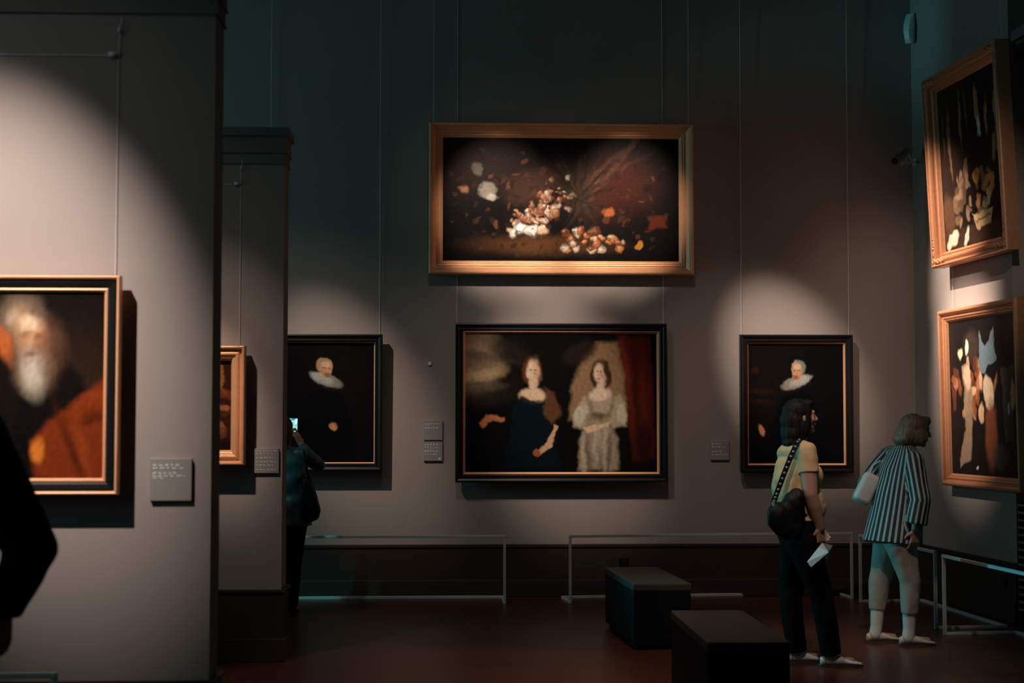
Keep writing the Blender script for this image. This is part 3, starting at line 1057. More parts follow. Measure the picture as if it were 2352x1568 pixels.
# ------------------------------------------------------------------ barriers
def barrier(label, A, Bp, nrm, depth, h=.585):
    """A, Bp: floor points of the two front posts; nrm: towards the wall; depth: foot length"""
    A, Bp = Vector(A), Vector(Bp)
    L = (Bp - A).length
    d = (Bp - A).normalized()
    root = thing('barrier', label, 'barrier', (A + Bp) / 2, (0, 0, math.atan2(d.y, d.x)), 'steel barriers in front of the pictures')
    yy = Vector((-d.y, d.x, 0))
    sg = 1 if yy.dot(nrm) > 0 else -1
    w = .011
    obj('top_rail', B(-L / 2 - w, L / 2 + w, -.014, .014, h - .022, h, bevel=.003), M_STEEL, root)
    for e in (-1, 1):
        obj('post', B(e * L / 2 - w, e * L / 2 + w, -.012, .012, .0, h - .022, bevel=.003), M_STEEL, root)
        y0, y1 = sorted((sg * .012, sg * depth))
        obj('foot', B(e * L / 2 - w, e * L / 2 + w, y0, y1, .0, .022, bevel=.003), M_STEEL, root)
    y0, y1 = sorted((sg * (depth - .028), sg * depth))
    obj('base_rail', B(-L / 2 + w, L / 2 - w, y0, y1, .0, .024, bevel=.003), M_STEEL, root)
    return root


g = lambda px, py: on_z(px, py, 0.0)
YN = Vector((0, 1, 0))
pB = g(1159, 1386)
barrier('steel barrier under the two left-hand back wall pictures, behind the far partition', (pB.x - 2.25, pB.y - .01, 0), (pB.x, pB.y, 0), YN, .42)
barrier('long steel barrier behind the two benches', g(1310, 1386), g(1957, 1375), YN, .40)
a, b = g(1977, 1383), g(2150, 1444)
barrier('steel barrier along the right wall, beside the person in stripes', a, b, -NR, .56)
a = g(2170, 1458)
barrier('steel barrier along the right wall, at the right edge of the photo', a, Vector(a) - DV * 1.9, -NR, .56)
e = on_z(125, 1544, .585)
e.z = 0
barrier('steel barrier in front of the near partition, at the lower left corner', (e.x - 1.8, e.y, 0), e, YN, min(.35, Y1 - e.y - .05))

# ------------------------------------------------------------------ benches
def bench(label, near_l, near_r, far_l, zt=.45):
    a, b, c = on_z(*near_l, zt), on_z(*near_r, zt), on_z(*far_l, zt)
    d = (c - a)
    ln = d.length
    d.normalize()
    wdt = abs((b - a).dot(Vector((d.y, -d.x, 0))))
    ctr = a + d * ln / 2 + Vector((d.y, -d.x, 0)) * wdt / 2
    root = thing('bench', label, 'bench', (ctr.x, ctr.y, 0), (0, 0, math.atan2(d.y, d.x) - math.pi / 2), 'black box benches')
    obj('seat_top', B(-wdt / 2, wdt / 2, -ln / 2, ln / 2, zt - .05, zt, bevel=.008), M_BTOP, root)
    obj('body', B(-wdt / 2 + .004, wdt / 2 - .004, -ln / 2 + .004, ln / 2 - .004, .04, zt - .05), M_BENCH, root)
    obj('plinth', B(-wdt / 2 + .03, wdt / 2 - .03, -ln / 2 + .03, ln / 2 - .03, 0, .04), M_BENCH, root)


bench('farther black bench, in front of the long barrier', (1455, 1341), (1591, 1341), (1389, 1302))
bench('nearer black bench, left of the person in yellow', (1624, 1475), (1815, 1473), (1540, 1401))

# ------------------------------------------------------------------ people
def hand(bm, w, d, palm, k=1.0, curl=.5, side=1):
    """wrist point, pointing direction, palm normal (the side fingers curl to), thumb side sign"""
    d = d.normalized()
    palm = (palm - d * palm.dot(d)).normalized()
    s = d.cross(palm).normalized() * side            # towards the thumb
    L = .085 * k
    for t in (-.026, -.009, .009, .026):
        capsule(bm, w + s * t * .6 * k, w + d * L + s * t * k, .0135 * k, .0115 * k, 10)
    lens = (.032, .042, .045, .040)
    for i, t in enumerate((-.029, -.010, .010, .029)):
        p = w + d * L + s * t * k
        l = lens[i] * k
        ang = curl * .6
        dd = d
        pts, rsx = [p], [.0105 * k]
        for j, f in enumerate((1.0, .68, .52)):
            a = ang * (1 + .5 * j) * (1 + .08 * i)
            dd = (d * math.cos(a) + palm * math.sin(a) + s * t * 2.0).normalized()
            p = p + dd * l * f
            pts.append(p)
            rsx.append((.0098, .0088, .0076)[j] * k)
            ang += curl * .35
        chain(bm, pts, rsx, 8)
    p0 = w + d * .022 * k + s * .026 * k
    p1 = p0 + (s * .62 + d * .62 + palm * .45).normalized() * .042 * k
    p2 = p1 + (s * .10 + d * .85 + palm * .55).normalized() * .032 * k
    p3 = p2 + (d * .85 + palm * .62 - s * .2).normalized() * .025 * k
    chain(bm, [p0, p1, p2, p3], [.015 * k, .0115 * k, .010 * k, .008 * k], 8)


def head(bm, c, f, u, k=1.0):
    """c: middle of the head; f: where the face points; u: up"""
    f = f.normalized()
    u = (u - f * u.dot(f)).normalized()
    r = f.cross(u).normalized()
    ax = (r, f, u)
    P = lambda x, y, z: c + (r * x + f * y + u * z) * k
    E = lambda x, y, z, a, b2, c2: ellipsoid(bm, P(x, y, z), (a * k, b2 * k, c2 * k), ax, 18)
    E(0, -.012, .028, .074, .092, .086)      # skull
    E(0, .022, -.012, .062, .068, .080)      # face
    E(0, .030, -.062, .047, .052, .042)      # jaw
    E(0, .064, -.090, .022, .020, .018)      # chin
    E(0, .078, .028, .052, .014, .016)       # brow
    E(-.034, .060, -.018, .022, .022, .022)  # cheeks
    E(.034, .060, -.018, .022, .022, .022)
    capsule(bm, P(0, .086, .020), P(0, .106, -.022), .008 * k, .013 * k, 10)
    E(-.012, .093, -.026, .009, .010, .008)
    E(.012, .093, -.026, .009, .010, .008)
    E(0, .083, -.050, .024, .012, .007)      # lips
    E(0, .081, -.062, .020, .012, .008)
    for s in (-1, 1):
        E(s * .074, -.004, -.004, .010, .020, .032)
        E(s * .031, .076, .008, .013, .010, .010)   # eyeballs
    return P, ax


def face_slots(me, P, k):
    """eyes, brows and lips take their own colours in the one body mesh"""
    eyes = [P(-.031, .084, .008), P(.031, .084, .008)]
    brows = [P(-.034, .088, .030), P(.034, .088, .030)]
    lips = P(0, .092, -.056)
    for q in me.polygons:
        c = q.center
        if min((c - e).length for e in eyes) < .0075 * k:
            q.material_index = 2
        elif min(Vector(((c - e).x, (c - e).y, (c - e).z * 3)).length for e in brows) < .016 * k:
            q.material_index = 2
        elif Vector(((c - lips).x, (c - lips).y, (c - lips).z * 1.7)).length < .020 * k:
            q.material_index = 1


def limb(bm, pts, rs, n=16):
    chain(bm, pts, rs, n)


def body_mesh(J, f, k=1.0, voxel=.006, hands=True):
    """J: joints in world space; f: facing of the trunk (horizontal)"""
    f = Vector(f).normalized()
    r = f.cross(Vector((0, 0, 1))).normalized()       # to the person's right
    bm = bmesh.new()
    up = (J['neck'] - J['pelvis']).normalized()
    ax = (r, up.cross(r).normalized(), up)
    tr = lambda t: J['pelvis'].lerp(J['neck'], t)
    ellipsoid(bm, tr(.02), (.165 * k, .115 * k, .13 * k), ax)
    ellipsoid(bm, tr(.30), (.135 * k, .100 * k, .15 * k), ax)
    ellipsoid(bm, tr(.62), (.150 * k, .112 * k, .17 * k), ax)
    ellipsoid(bm, tr(.84), (.150 * k, .085 * k, .09 * k), ax)
    capsule(bm, tr(.93), J['shR'], .055 * k, .05 * k)
    capsule(bm, tr(.93), J['shL'], .055 * k, .05 * k)
    capsule(bm, J['neck'] - up * .03, J['head'] - J['hup'] * .05 * k - J['hf'] * .015, .056 * k, .052 * k)
    P, hax = head(bm, J['head'], J['hf'], J['hup'], k)
    for s in 'RL':
        limb(bm, [J['sh' + s], J['sh' + s].lerp(J['el' + s], .5), J['el' + s], J['el' + s].lerp(J['wr' + s], .35), J['wr' + s]],
             [.050 * k, .046 * k * J.get('arm', 1), .037 * k * J.get('arm', 1), .038 * k * J.get('arm', 1), .026 * k * J.get('arm', 1)])
        hd = J.get('hd' + s, J['wr' + s] - J['el' + s])
        hand(bm, J['wr' + s], hd, J.get('palm' + s, f), k, J.get('curl' + s, .5), J.get('th' + s, 1))
        limb(bm, [J['hip' + s], J['hip' + s].lerp(J['kn' + s], .5), J['kn' + s], J['kn' + s].lerp(J['an' + s], .33), J['an' + s]],
             [.088 * k, .075 * k, .054 * k, .056 * k * J.get('calf', 1), .036 * k])
        fd = J['ft' + s]
        an = J['an' + s]
        z0 = .03
        capsule(bm, Vector((an.x, an.y, z0 + .012)) - fd * .03, Vector((an.x, an.y, z0 + .004)) + fd * .13, .034 * k, .024 * k)
        capsule(bm, an, Vector((an.x, an.y, z0 + .02)), .036 * k, .036 * k)
    me = fuse(bm, voxel, 3)
    me.materials.append(M_SKIN)
    me.materials.append(M_LIP)
    me.materials.append(M_EYE)
    face_slots(me, P, k)
    return me, P, hax


def rel(me, root):
    me.transform(Matrix.Translation(-root.location))
    return me


def person(label, ground):
    return thing('person', label, 'person', (ground.x, ground.y, 0))


def put(name, me, m, root, label=None):
    return obj_me(name, rel(me, root), m, root, smooth=True, label=label)


def shoe(an, fd, ln=.26, slim=1.0, kind='flat'):
    """upper that stands on the floor under an ankle"""
    fd = Vector((fd.x, fd.y, 0)).normalized()
    r = fd.cross(Vector((0, 0, 1)))
    o = Vector((an.x, an.y, 0)) - fd * .055
    bm = bmesh.new()
    U = Vector((0, 0, 1))
    prof = [(-.020, .020, .034, .05), (.02, .034, .036, .066), (.07, .036, .036, .066), (.12, .037, .032, .055), (.17, .042, .024, .036), (.215, .037, .017, .024), (.25, .022, .011, .014)]
    rings = []
    for x, w, zc, h in prof:
        x = x * ln / .27
        ring = []
        for i in range(18):
            t = 2 * math.pi * i / 18
            z = max(.010, .010 + h * (0.5 + .5 * math.sin(t)) * 1.0)
            ring.append(o + fd * (x + .005) + r * (w * slim * math.cos(t) * (1 if z > .02 else .96)) + U * z)
        rings.append(ring)
    loft(bm, rings)
    me = fuse(bm, .005, 3)
    bm = bmesh.new()
    rings = []
    pts = [(-.028, .016), (-.01, .030), (.04, .034), (.10, .031), (.16, .041), (.21, .039), (.25, .024), (.262, .010)]
    lo, hi = [], []
    for x, w in pts:
        lo.append((x * ln / .27, w * slim))
    outline = [(x, w) for x, w in lo] + [(x, -w) for x, w in reversed(lo)]
    A = [bm.verts.new(o + fd * x + r * y) for x, y in outline]
    C = [bm.verts.new(o + fd * x + r * y + U * .014) for x, y in outline]
    bm.faces.new(A)
    bm.faces.new(list(reversed(C)))
    n = len(A)
    for i in range(n):
        j = (i + 1) % n
        bm.faces.new((A[j], A[i], C[i], C[j]))
    bmesh.ops.recalc_face_normals(bm, faces=bm.faces)
    return me, bm


def shoes(J, root, m, ln=.26, label=None):
    for s in 'RL':
        me, bms = shoe(J['an' + s], J['ft' + s], ln)
        so = put('shoe', me, m, root)
        sm = bpy.data.meshes.new('sole')
        bms.to_mesh(sm)
        bms.free()
        obj_me('sole', rel(sm, root), M_SOLE, so)


def trousers(J, f, k, r_hem, hemz, m, root, waist_t=.30, thick=1.0, name='trousers', amp=.006, knee=.075, seed=1):
    f = Vector(f).normalized()
    r = f.cross(Vector((0, 0, 1))).normalized()
    up = (J['neck'] - J['pelvis']).normalized()
    ax = (r, up.cross(r).normalized(), up)
    bm = bmesh.new()
    tr = lambda t: J['pelvis'].lerp(J['neck'], t)
    ellipsoid(bm, tr(.02), (.180 * k * thick, .135 * k * thick, .15 * k), ax)
    ellipsoid(bm, tr(.20), (.155 * k, .122 * k, .13 * k), ax)
    for s in 'RL':
        h, kn, an = J['hip' + s], J['kn' + s], J['an' + s]
        t = (kn.z - hemz) / (kn.z - an.z)
        e = kn.lerp(an, t)
        frustum(bm, h, kn, .108 * k * thick, knee * k, 24)
        ellipsoid(bm, h, (.108 * k * thick,) * 3)
        ellipsoid(bm, kn, (knee * k,) * 3)
        frustum(bm, kn, e, knee * k, r_hem * k, 24)
    me = fuse(bm, .007, 4)
    wrinkle(me, amp, (10, 10, 5), seed)
    return put(name, me, m, root)


def hair_noise(me, amp, seed=0):
    nr = [v.normal.copy() for v in me.vertices]
    for v, n in zip(me.vertices, nr):
        p = Vector((v.co.x * 55 + seed, v.co.y * 55, v.co.z * 7))
        v.co += n * amp * (noise.noise(p) + .4 * noise.noise(p * 2))


# ---------- the person in yellow
YW = 9.76
P3 = lambda px, py, dy=0.0: on_y(px, py, YW + dy)
f = Vector((math.cos(R(18)), math.sin(R(18)), 0))
hf = Vector((math.cos(R(8)), math.sin(R(8)), .10))
J = dict(pelvis=P3(1838, 1228), arm=1.22, neck=P3(1832, 1012), head=P3(1839, 959), hf=hf.normalized(), hup=Vector((-.1, 0, 1)),
         shR=P3(1853, 1036, -.14), shL=P3(1830, 1033, .16), elR=P3(1862, 1134, -.19), elL=P3(1838, 1130, .25),
         wrR=P3(1884, 1212, -.15), wrL=P3(1872, 1196, .22), palmR=Vector((-.5, .8, 0)), curlR=.75, thR=-1, palmL=Vector((0, -1, 0)),
         hdR=Vector((.02, .0, -1)),
         hipR=P3(1846, 1245, -.09), hipL=P3(1830, 1245, .09), knR=P3(1889, 1375, -.07), knL=P3(1816, 1372, .07),
         anR=on_y(1909, 1503, 9.70), anL=on_y(1830, 1496, 9.86), ftR=Vector((1, -.05, 0)).normalized(), ftL=Vector((1, .12, 0)).normalized())
J['hup'].normalize()
root = person('person in a yellow t-shirt and black trousers, walking right past the benches', P3(1850, 1400))
me, P, hax = body_mesh(J, f)
obj_me('body', rel(me, root), None, root, smooth=True)
# t-shirt
r = f.cross(Vector((0, 0, 1)))
up = (J['neck'] - J['pelvis']).normalized()
ax = (r, up.cross(r).normalized(), up)
tr = lambda t: J['pelvis'].lerp(J['neck'], t)
bm = bmesh.new()
ellipsoid(bm, tr(.10) + f * .015, (.178, .140, .15), ax)
ellipsoid(bm, tr(.30) + f * .025, (.165, .142, .16), ax)
ellipsoid(bm, tr(.62) - f * .012, (.172, .138, .19), ax)
ellipsoid(bm, tr(.86) - f * .02, (.160, .095, .085), ax)
ellipsoid(bm, tr(.50) - f * .055, (.150, .115, .20), ax)
for sd in (-1, 1):
    ellipsoid(bm, tr(.64) + f * .080 + r * sd * .062, (.070, .054, .070), ax)
for s in 'RL':
    e = J['sh' + s].lerp(J['el' + s], .52)
    capsule(bm, tr(.92), J['sh' + s], .062, .062)
    frustum(bm, J['sh' + s] + Vector((0, 0, .012)), e, .060, .066, 24)
    ellipsoid(bm, J['sh' + s], (.063,) * 3)
me = fuse(bm, .006, 3)
wrinkle(me, .007, (8, 8, 9), 3)
clip(me, tr(.17) + f * .02, (-up + f * .05).normalized())
put('t_shirt', me, M_TEE, root)
trousers(J, f, 1.0, .066, .075, M_BLACKC, root, knee=.073)
shoes(J, root, M_SHOE, .265)
# shoulder-length dark hair
bm = bmesh.new()
E = lambda x, y, z, a, b, c: ellipsoid(bm, P(x, y, z), (a, b, c), hax, 20)
E(0, -.020, .038, .086, .098, .088)
E(0, -.060, -.02, .090, .074, .100)
E(.050, -.030, -.06, .040, .062, .085)
E(-.050, -.030, -.06, .040, .062, .085)
E(0, -.080, -.095, .086, .058, .085)
E(0, -.095, -.15, .080, .040, .055)
E(.058, .012, -.02, .026, .038, .085)
E(-.058, .012, -.02, .026, .038, .085)
E(0, .052, .085, .060, .040, .028)
me = fuse(bm, .006, 3)
hair_noise(me, .006, 2)
put('hair', me, M_HAIRD, root)

# her shoulder bag: strap over the right shoulder, bag at the back of the hip
bc = P3(1800, 1190, -.20)
bag = thing('shoulder_bag', 'black shoulder bag with studded strap on the person in yellow', 'bag', bc)
bm = bmesh.new()
sx = Vector((.96, .28, 0))
sy = Vector((-.28, .96, 0))
Z3 = Vector((0, 0, 1))
for (x, z, ra, rc) in ((0, 0, .115, .10), (.03, -.06, .10, .075), (.045, .03, .10, .095), (.07, .085, .072, .085), (.09, .13, .045, .06), (-.03, .02, .085, .085)):
    ellipsoid(bm, sx * x + Z3 * z, (ra, .058, rc), (sx, sy, Z3))
me = fuse(bm, .006, 4)
wrinkle(me, .008, (12, 12, 8), 4)
obj_me('pouch', me, M_BAG, bag, smooth=True)
stp = [P3(1843, 1003, -.05), P3(1832, 1014, -.175), P3(1816, 1050, -.205), P3(1800, 1090, -.215), P3(1785, 1130, -.22), P3(1776, 1155, -.225)]
bm = bmesh.new()
for a, b in zip(stp, stp[1:]):
    d = (b - a).normalized()
    wv = Vector((d.z, 0, -d.x)).normalized() * .017
    nv = d.cross(wv).normalized() * .003
    ring = lambda p: [p - bc + q for q in (-wv - nv, wv - nv, wv + nv, -wv + nv)]
    loft(bm, [ring(a - d * .004), ring(b + d * .004)])
bmesh.ops.recalc_face_normals(bm, faces=bm.faces)
st = obj('strap', bm, M_BAG, bag)
for k in range(14):
    t = .7 + 4.1 * k / 13
    i = int(t)
    q = stp[i].lerp(stp[i + 1], t - i) + Vector((0, -.006, 0)) - bc
    bm = bmesh.new()
    ellipsoid(bm, q, (.0095, .004, .0085), seg=10)
    obj('stud', bm, M_STUD, st, smooth=True)
bm = bmesh.new()
tube(bm, [P3(1776, 1152, -.225) - bc, P3(1778, 1165, -.235) - bc], [.012, .009], 10)
obj('buckle', bm, M_STUD, bag)

# the leaflet in her hand
hc = J['wrR'] + Vector((.0, -.02, -.10))
q = [P3(1854, 1290, -.20), P3(1863, 1302, -.21), P3(1903, 1268, -.295), P3(1889, 1246, -.255)]
ct = sum(q, Vector()) / 4
lf = thing('leaflet', 'folded white leaflet held by the person in yellow', 'leaflet', ct)
bm = bmesh.new()
A = [bm.verts.new(p - ct) for p in q]
C = [bm.verts.new(p - ct + Vector((0, .004, 0))) for p in q]
bm.faces.new(A)
bm.faces.new(list(reversed(C)))
for i in range(4):
    j = (i + 1) % 4
    bm.faces.new((A[j], A[i], C[i], C[j]))
bmesh.ops.recalc_face_normals(bm, faces=bm.faces)
obj('front_fold', bm, M_PAPER, lf)
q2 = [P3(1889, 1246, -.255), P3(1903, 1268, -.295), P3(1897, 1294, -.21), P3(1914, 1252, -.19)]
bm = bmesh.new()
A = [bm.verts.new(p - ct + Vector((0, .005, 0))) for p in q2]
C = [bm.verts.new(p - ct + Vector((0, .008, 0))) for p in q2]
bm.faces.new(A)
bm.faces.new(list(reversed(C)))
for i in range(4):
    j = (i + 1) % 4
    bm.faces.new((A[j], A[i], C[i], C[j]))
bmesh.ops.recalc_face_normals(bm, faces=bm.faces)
obj('back_fold', bm, M_GREYP, lf, label='shaded back fold')  # grey stands in for shade on the white paper

# ---------- the person in stripes
YS = 10.66
P3 = lambda px, py, dy=0.0: on_y(px, py, YS + dy)
f = Vector((math.cos(R(30)), math.sin(R(30)), 0))
hf = Vector((math.cos(R(4)), math.sin(R(4)), -.10))
J = dict(calf=.8, pelvis=P3(2052, 1222), neck=P3(2080, 1024), head=P3(2103, 990), hf=hf.normalized(), hup=Vector((.2, 0, 1)).normalized(),
         shR=P3(2098, 1058, -.13), shL=P3(2044, 1046, .17), elR=P3(2114, 1150, -.24), elL=P3(1990, 1110, .22),
         wrR=P3(2102, 1216, -.23), wrL=P3(2035, 1150, .28), palmR=Vector((-.3, .9, 0)), thR=-1, hdR=Vector((-.05, .1, -1)), curlR=.5,
         hipR=P3(2066, 1240, -.09), hipL=P3(2042, 1240, .09), knR=P3(2090, 1335, -.10), knL=P3(2020, 1335, .10),
         anR=on_y(2088, 1458, 10.58), anL=on_y(2012, 1452, 10.76), ftR=Vector((1, .0, 0)), ftL=Vector((1, .1, 0)).normalized())
root = person('person in a striped blouse and cropped pale trousers, leaning towards the right wall', P3(2060, 1400))
me, P, hax = body_mesh(J, f)
obj_me('body', rel(me, root), None, root, smooth=True)
r = f.cross(Vector((0, 0, 1)))
up = (J['neck'] - J['pelvis']).normalized()
ax = (r, up.cross(r).normalized(), up)
tr = lambda t: J['pelvis'].lerp(J['neck'], t)
bm = bmesh.new()
# loose blouse: rings along the trunk, flaring to the hem
rings = []
for t, a, b in ((-.13, .235, .185), (.05, .222, .172), (.25, .200, .158), (.50, .188, .145), (.72, .182, .130), (.88, .150, .098), (.97, .085, .075), (1.0, .066, .064)):
    c = tr(t)
    rings.append([c + r * a * math.cos(q) + ax[1] * b * math.sin(q) for q in [2 * math.pi * i / 40 for i in range(40)]])
loft(bm, rings)
slv = {}
for s in 'RL':
    e = J['el' + s].lerp(J['wr' + s], .78 if s == 'R' else .6)
    slv[s] = e
    capsule(bm, tr(.90), J['sh' + s], .068, .070)
    frustum(bm, J['sh' + s], J['el' + s], .074, .070, 24)
    ellipsoid(bm, J['sh' + s], (.072,) * 3)
    ellipsoid(bm, J['el' + s], (.069,) * 3)
    frustum(bm, J['el' + s], e, .070, .072, 24)
me = fuse(bm, .006, 3)
wrinkle(me, .009, (9, 9, 2.5), 6)
att = me.attributes.new('stripe', 'FLOAT', 'POINT')
vals = []
for v in me.vertices:
    p = v.co
    best = None
    for s in 'RL':
        for (a, b) in ((J['sh' + s], J['el' + s]), (J['el' + s], slv[s])):
            d = b - a
            t = max(0, min(1, (p - a).dot(d) / d.length_squared))
            dd = (p - a - d * t).length
            if dd < .085 and (best is None or dd < best[0]):
                dn = d.normalized()
                x = (r - dn * r.dot(dn)).normalized()
                y = dn.cross(x)
                o = p - a - d * t
                best = (dd, math.atan2(o.dot(y), o.dot(x)) * .072)
    q = p - tr(0)
    o = q - up * q.dot(up)
    tors = math.atan2(o.dot(ax[1]) * 1.25, o.dot(r)) * .19
    inside = abs(o.dot(r)) < .15 and q.dot(up) < .62
    if best is not None and not (abs(o.dot(r)) < .135):
        vals.append(best[1] / .037)
    else:
        vals.append(tors / .037)
att.data.foreach_set('value', vals)
put('blouse', me, M_STRIPE, root)
trousers(J, f, .98, .060, .225, M_TROUS, root, knee=.076, thick=1.02, amp=.009, seed=5)
for s in 'RL':
    bm = bmesh.new()
    an = J['an' + s]
    chain(bm, [an.lerp(J['kn' + s], .45), an.lerp(J['kn' + s], .12), Vector((an.x, an.y, .055)) - J['ft' + s] * .006], [.0495, .042, .044], 20)
    put('sock', fuse(bm, .006, 2), M_SOCK, root)
shoes(J, root, M_SHOEG, .25)
bm = bmesh.new()
E = lambda x, y, z, a, b, c: ellipsoid(bm, P(x, y, z), (a, b, c), hax, 20)
E(0, -.016, .036, .090, .104, .088)
E(0, -.064, -.024, .094, .076, .084)
E(0, -.096, -.066, .084, .058, .052)
E(.066, .004, -.030, .032, .060, .062)
E(-.066, .004, -.030, .032, .060, .062)
E(0, .056, .078, .066, .044, .034)
me = fuse(bm, .006, 3)
hair_noise(me, .007, 9)
put('hair', me, M_HAIRB, root)
# white bag under the far arm
q = P3(1990, 1122, .12)
wb = thing('handbag', 'white handbag under the arm of the person in stripes', 'bag', q)
d = (P3(1968, 1150, .12) - P3(1996, 1092, .12)).normalized()
n = Vector((.25, .95, .1)).normalized()
w = d.cross(n).normalized()
n = w.cross(d).normalized()
bm = bmesh.new()
m4 = Matrix((w, n, d)).transposed().to_4x4()
box(bm, -.062, .062, -.10, .10, -.11, .11, bevel=.03, mtx=m4)
bmesh.ops.recalc_face_normals(bm, faces=bm.faces)
obj('body', bm, M_WBAG, wb, smooth=True)
bm = bmesh.new()
tube(bm, [m4 @ Vector(v) for v in ((-.03, -.06, -.10), (-.03, -.04, -.17), (0, -.01, -.22), (.03, .03, -.17), (.03, .05, -.10))], .007, 8)
obj('handle', bm, M_WBAG, wb)

# ---------- the person with the phone
YP = 12.42
P3 = lambda px, py, dy=0.0: on_y(px, py, YP + dy)
f = Vector((math.sin(R(4)), math.cos(R(4)), 0))
J = dict(pelvis=P3(664, 1196), neck=P3(656, 1030), head=P3(649, 986), hf=Vector((.05, 1, .06)).normalized(), hup=Vector((0, 0, 1)),
         shR=P3(700, 1046), shL=P3(624, 1046), elR=P3(732, 1068, .10), elL=P3(606, 1075, .12),
         wrR=P3(692, 1022, .30), wrL=P3(655, 1012, .32), palmR=Vector((-.6, .5, .2)), palmL=Vector((.6, .5, .2)), curlR=.7, curlL=.7, thR=-1,
         hdR=Vector((-.45, .15, 1)), hdL=Vector((.4, .15, 1)),
         hipR=P3(678, 1208), hipL=P3(650, 1208), knR=P3(673, 1302), knL=P3(648, 1302),
         anR=on_y(668, 1383, YP), anL=on_y(645, 1383, YP), ftR=Vector((.1, 1, 0)).normalized(), ftL=Vector((-.1, 1, 0)).normalized())
for s in 'RL':
    J['an' + s].z = .085
root = person('person in a teal jacket photographing a portrait, behind the far partition', P3(662, 1400))
me, P, hax = body_mesh(J, f, .95)
obj_me('body', rel(me, root), None, root, smooth=True)
r = f.cross(Vector((0, 0, 1)))
up = (J['neck'] - J['pelvis']).normalized()
ax = (r, up.cross(r).normalized(), up)
tr = lambda t: J['pelvis'].lerp(J['neck'], t)
bm = bmesh.new()
rings = []
for t, a, b in ((-.06, .185, .150), (.10, .180, .145), (.35, .162, .128), (.62, .170, .132), (.82, .165, .115), (.94, .110, .085), (1.0, .062, .062)):
    c = tr(t)
    rings.append([c + r * a * math.cos(q) + ax[1] * b * math.sin(q) for q in [2 * math.pi * i / 36 for i in range(36)]])
loft(bm, rings)
for s in 'RL':
    capsule(bm, tr(.90), J['sh' + s], .066, .064)
    frustum(bm, J['sh' + s], J['el' + s], .064, .056, 20)
    ellipsoid(bm, J['sh' + s], (.064,) * 3)
    ellipsoid(bm, J['el' + s], (.054,) * 3)
    frustum(bm, J['el' + s], J['el' + s].lerp(J['wr' + s], .93), .055, .040, 20)
me = fuse(bm, .006, 3)
for v, n in zip(me.vertices, [v.normal.copy() for v in me.vertices]):       # slanting folds across the small of the back
    a = (v.co.x - J['pelvis'].x) * 22 - v.co.z * 34
    w = max(0, 1 - abs(v.co.z - .98) / .28)
    v.co += n * .008 * w * math.sin(a + 2 * noise.noise(v.co * 6))
wrinkle(me, .006, (12, 12, 7), 2)
put('jacket', me, M_JACKET, root)
trousers(J, f, .95, .06, .07, M_BLACKC, root, thick=.95, knee=.07, seed=8)
shoes(J, root, M_BLACKC, .25)
bm = bmesh.new()
E = lambda x, y, z, a, b, c: ellipsoid(bm, P(x, y, z), (a, b, c), hax, 20)
E(0, -.020, .034, .084, .096, .084)
E(0, -.055, -.03, .082, .066, .085)
E(0, -.06, -.09, .074, .050, .065)
E(.056, -.01, -.04, .03, .045, .07)
E(-.056, -.01, -.04, .03, .045, .07)
me = fuse(bm, .006, 3)
hair_noise(me, .005, 4)
put('hair', me, M_HAIRM, root)
# phone
pc = P3(674, 980, .36)
ph = thing('smartphone', 'smartphone with a bright screen held up behind the far partition', 'phone', pc, (R(-6), 0, R(-4)))
obj('case', B(-.037, .037, -.002, .007, -.075, .075, bevel=.003), M_BLACKP, ph)
obj('screen', B(-.033, .033, -.0035, -.002, -.070, .070), M_SCREEN, ph, label='lit screen')
# tote bag on the right hip
tb = thing('tote_bag', 'black tote bag hanging from the shoulder of the person in teal', 'bag', P3(712, 1150, -.02))
o = tb.location.copy()
outl = [(700, 1095), (716, 1100), (726, 1135), (736, 1172), (731, 1190), (712, 1199), (694, 1198), (692, 1140)]
bm = bmesh.new()
rings = []
for dy, s in ((-.11, .8), (-.09, 1.0), (.0, 1.05), (.08, 1.0), (.10, .8)):
    ring = []
    for (x, y) in outl:
        p = P3(713 + (x - 713) * s, 1152 + (y - 1152) * s, 0)
        ring.append(p + Vector((0, dy - .02, 0)) - o)
    rings.append(ring)
loft(bm, rings)
me = fuse(bm, .007, 4)
wrinkle(me, .005, (10, 10, 6), 3)
obj_me('body', me, M_BAG, tb, smooth=True)
bm = bmesh.new()
pts = [P3(710, 1104, -.08), P3(704, 1070, -.085), P3(698, 1036, -.05), P3(697, 1030, .0), P3(700, 1040, .08), P3(708, 1104, .06)]
tube(bm, [p - o for p in pts], .009, 8)
obj('strap', bm, M_BAG, tb)

# ---------- the dark figure at the left edge
YM = 4.62
P3 = lambda px, py, dy=0.0: on_y(px, py, YM + dy)
f = Vector((-.35, .94, 0)).normalized()
sc_ = 1.06
J = dict(pelvis=P3(-215, 1420), neck=P3(-215, 925), head=P3(-225, 810), hf=Vector((-.4, .9, -.1)).normalized(), hup=Vector((0, 0, 1)),
         shR=P3(-62, 1000), shL=P3(-360, 1000), elR=P3(70, 1258, -.06), elL=P3(-430, 1240, -.05),
         wrR=P3(12, 1405, .06), wrL=P3(-420, 1420, .1), palmR=Vector((-.9, .3, 0)), palmL=Vector((.9, .3, 0)), thR=-1, curlR=.6,
         hdR=Vector((-.08, .05, -1)),
         hipR=P3(-145, 1440), hipL=P3(-285, 1440), knR=P3(-140, 1780), knL=P3(-290, 1780), anR=P3(-140, 2080), anL=P3(-290, 2080),
         ftR=f.copy(), ftL=f.copy())
for s in 'RL':
    J['an' + s].z = .085
    J['kn' + s].z = .50
root = person('dark figure in a black coat at the left edge, arm bent', P3(-215, 1400))
me, P, hax = body_mesh(J, f, sc_, voxel=.006)
obj_me('body', rel(me, root), None, root, smooth=True)
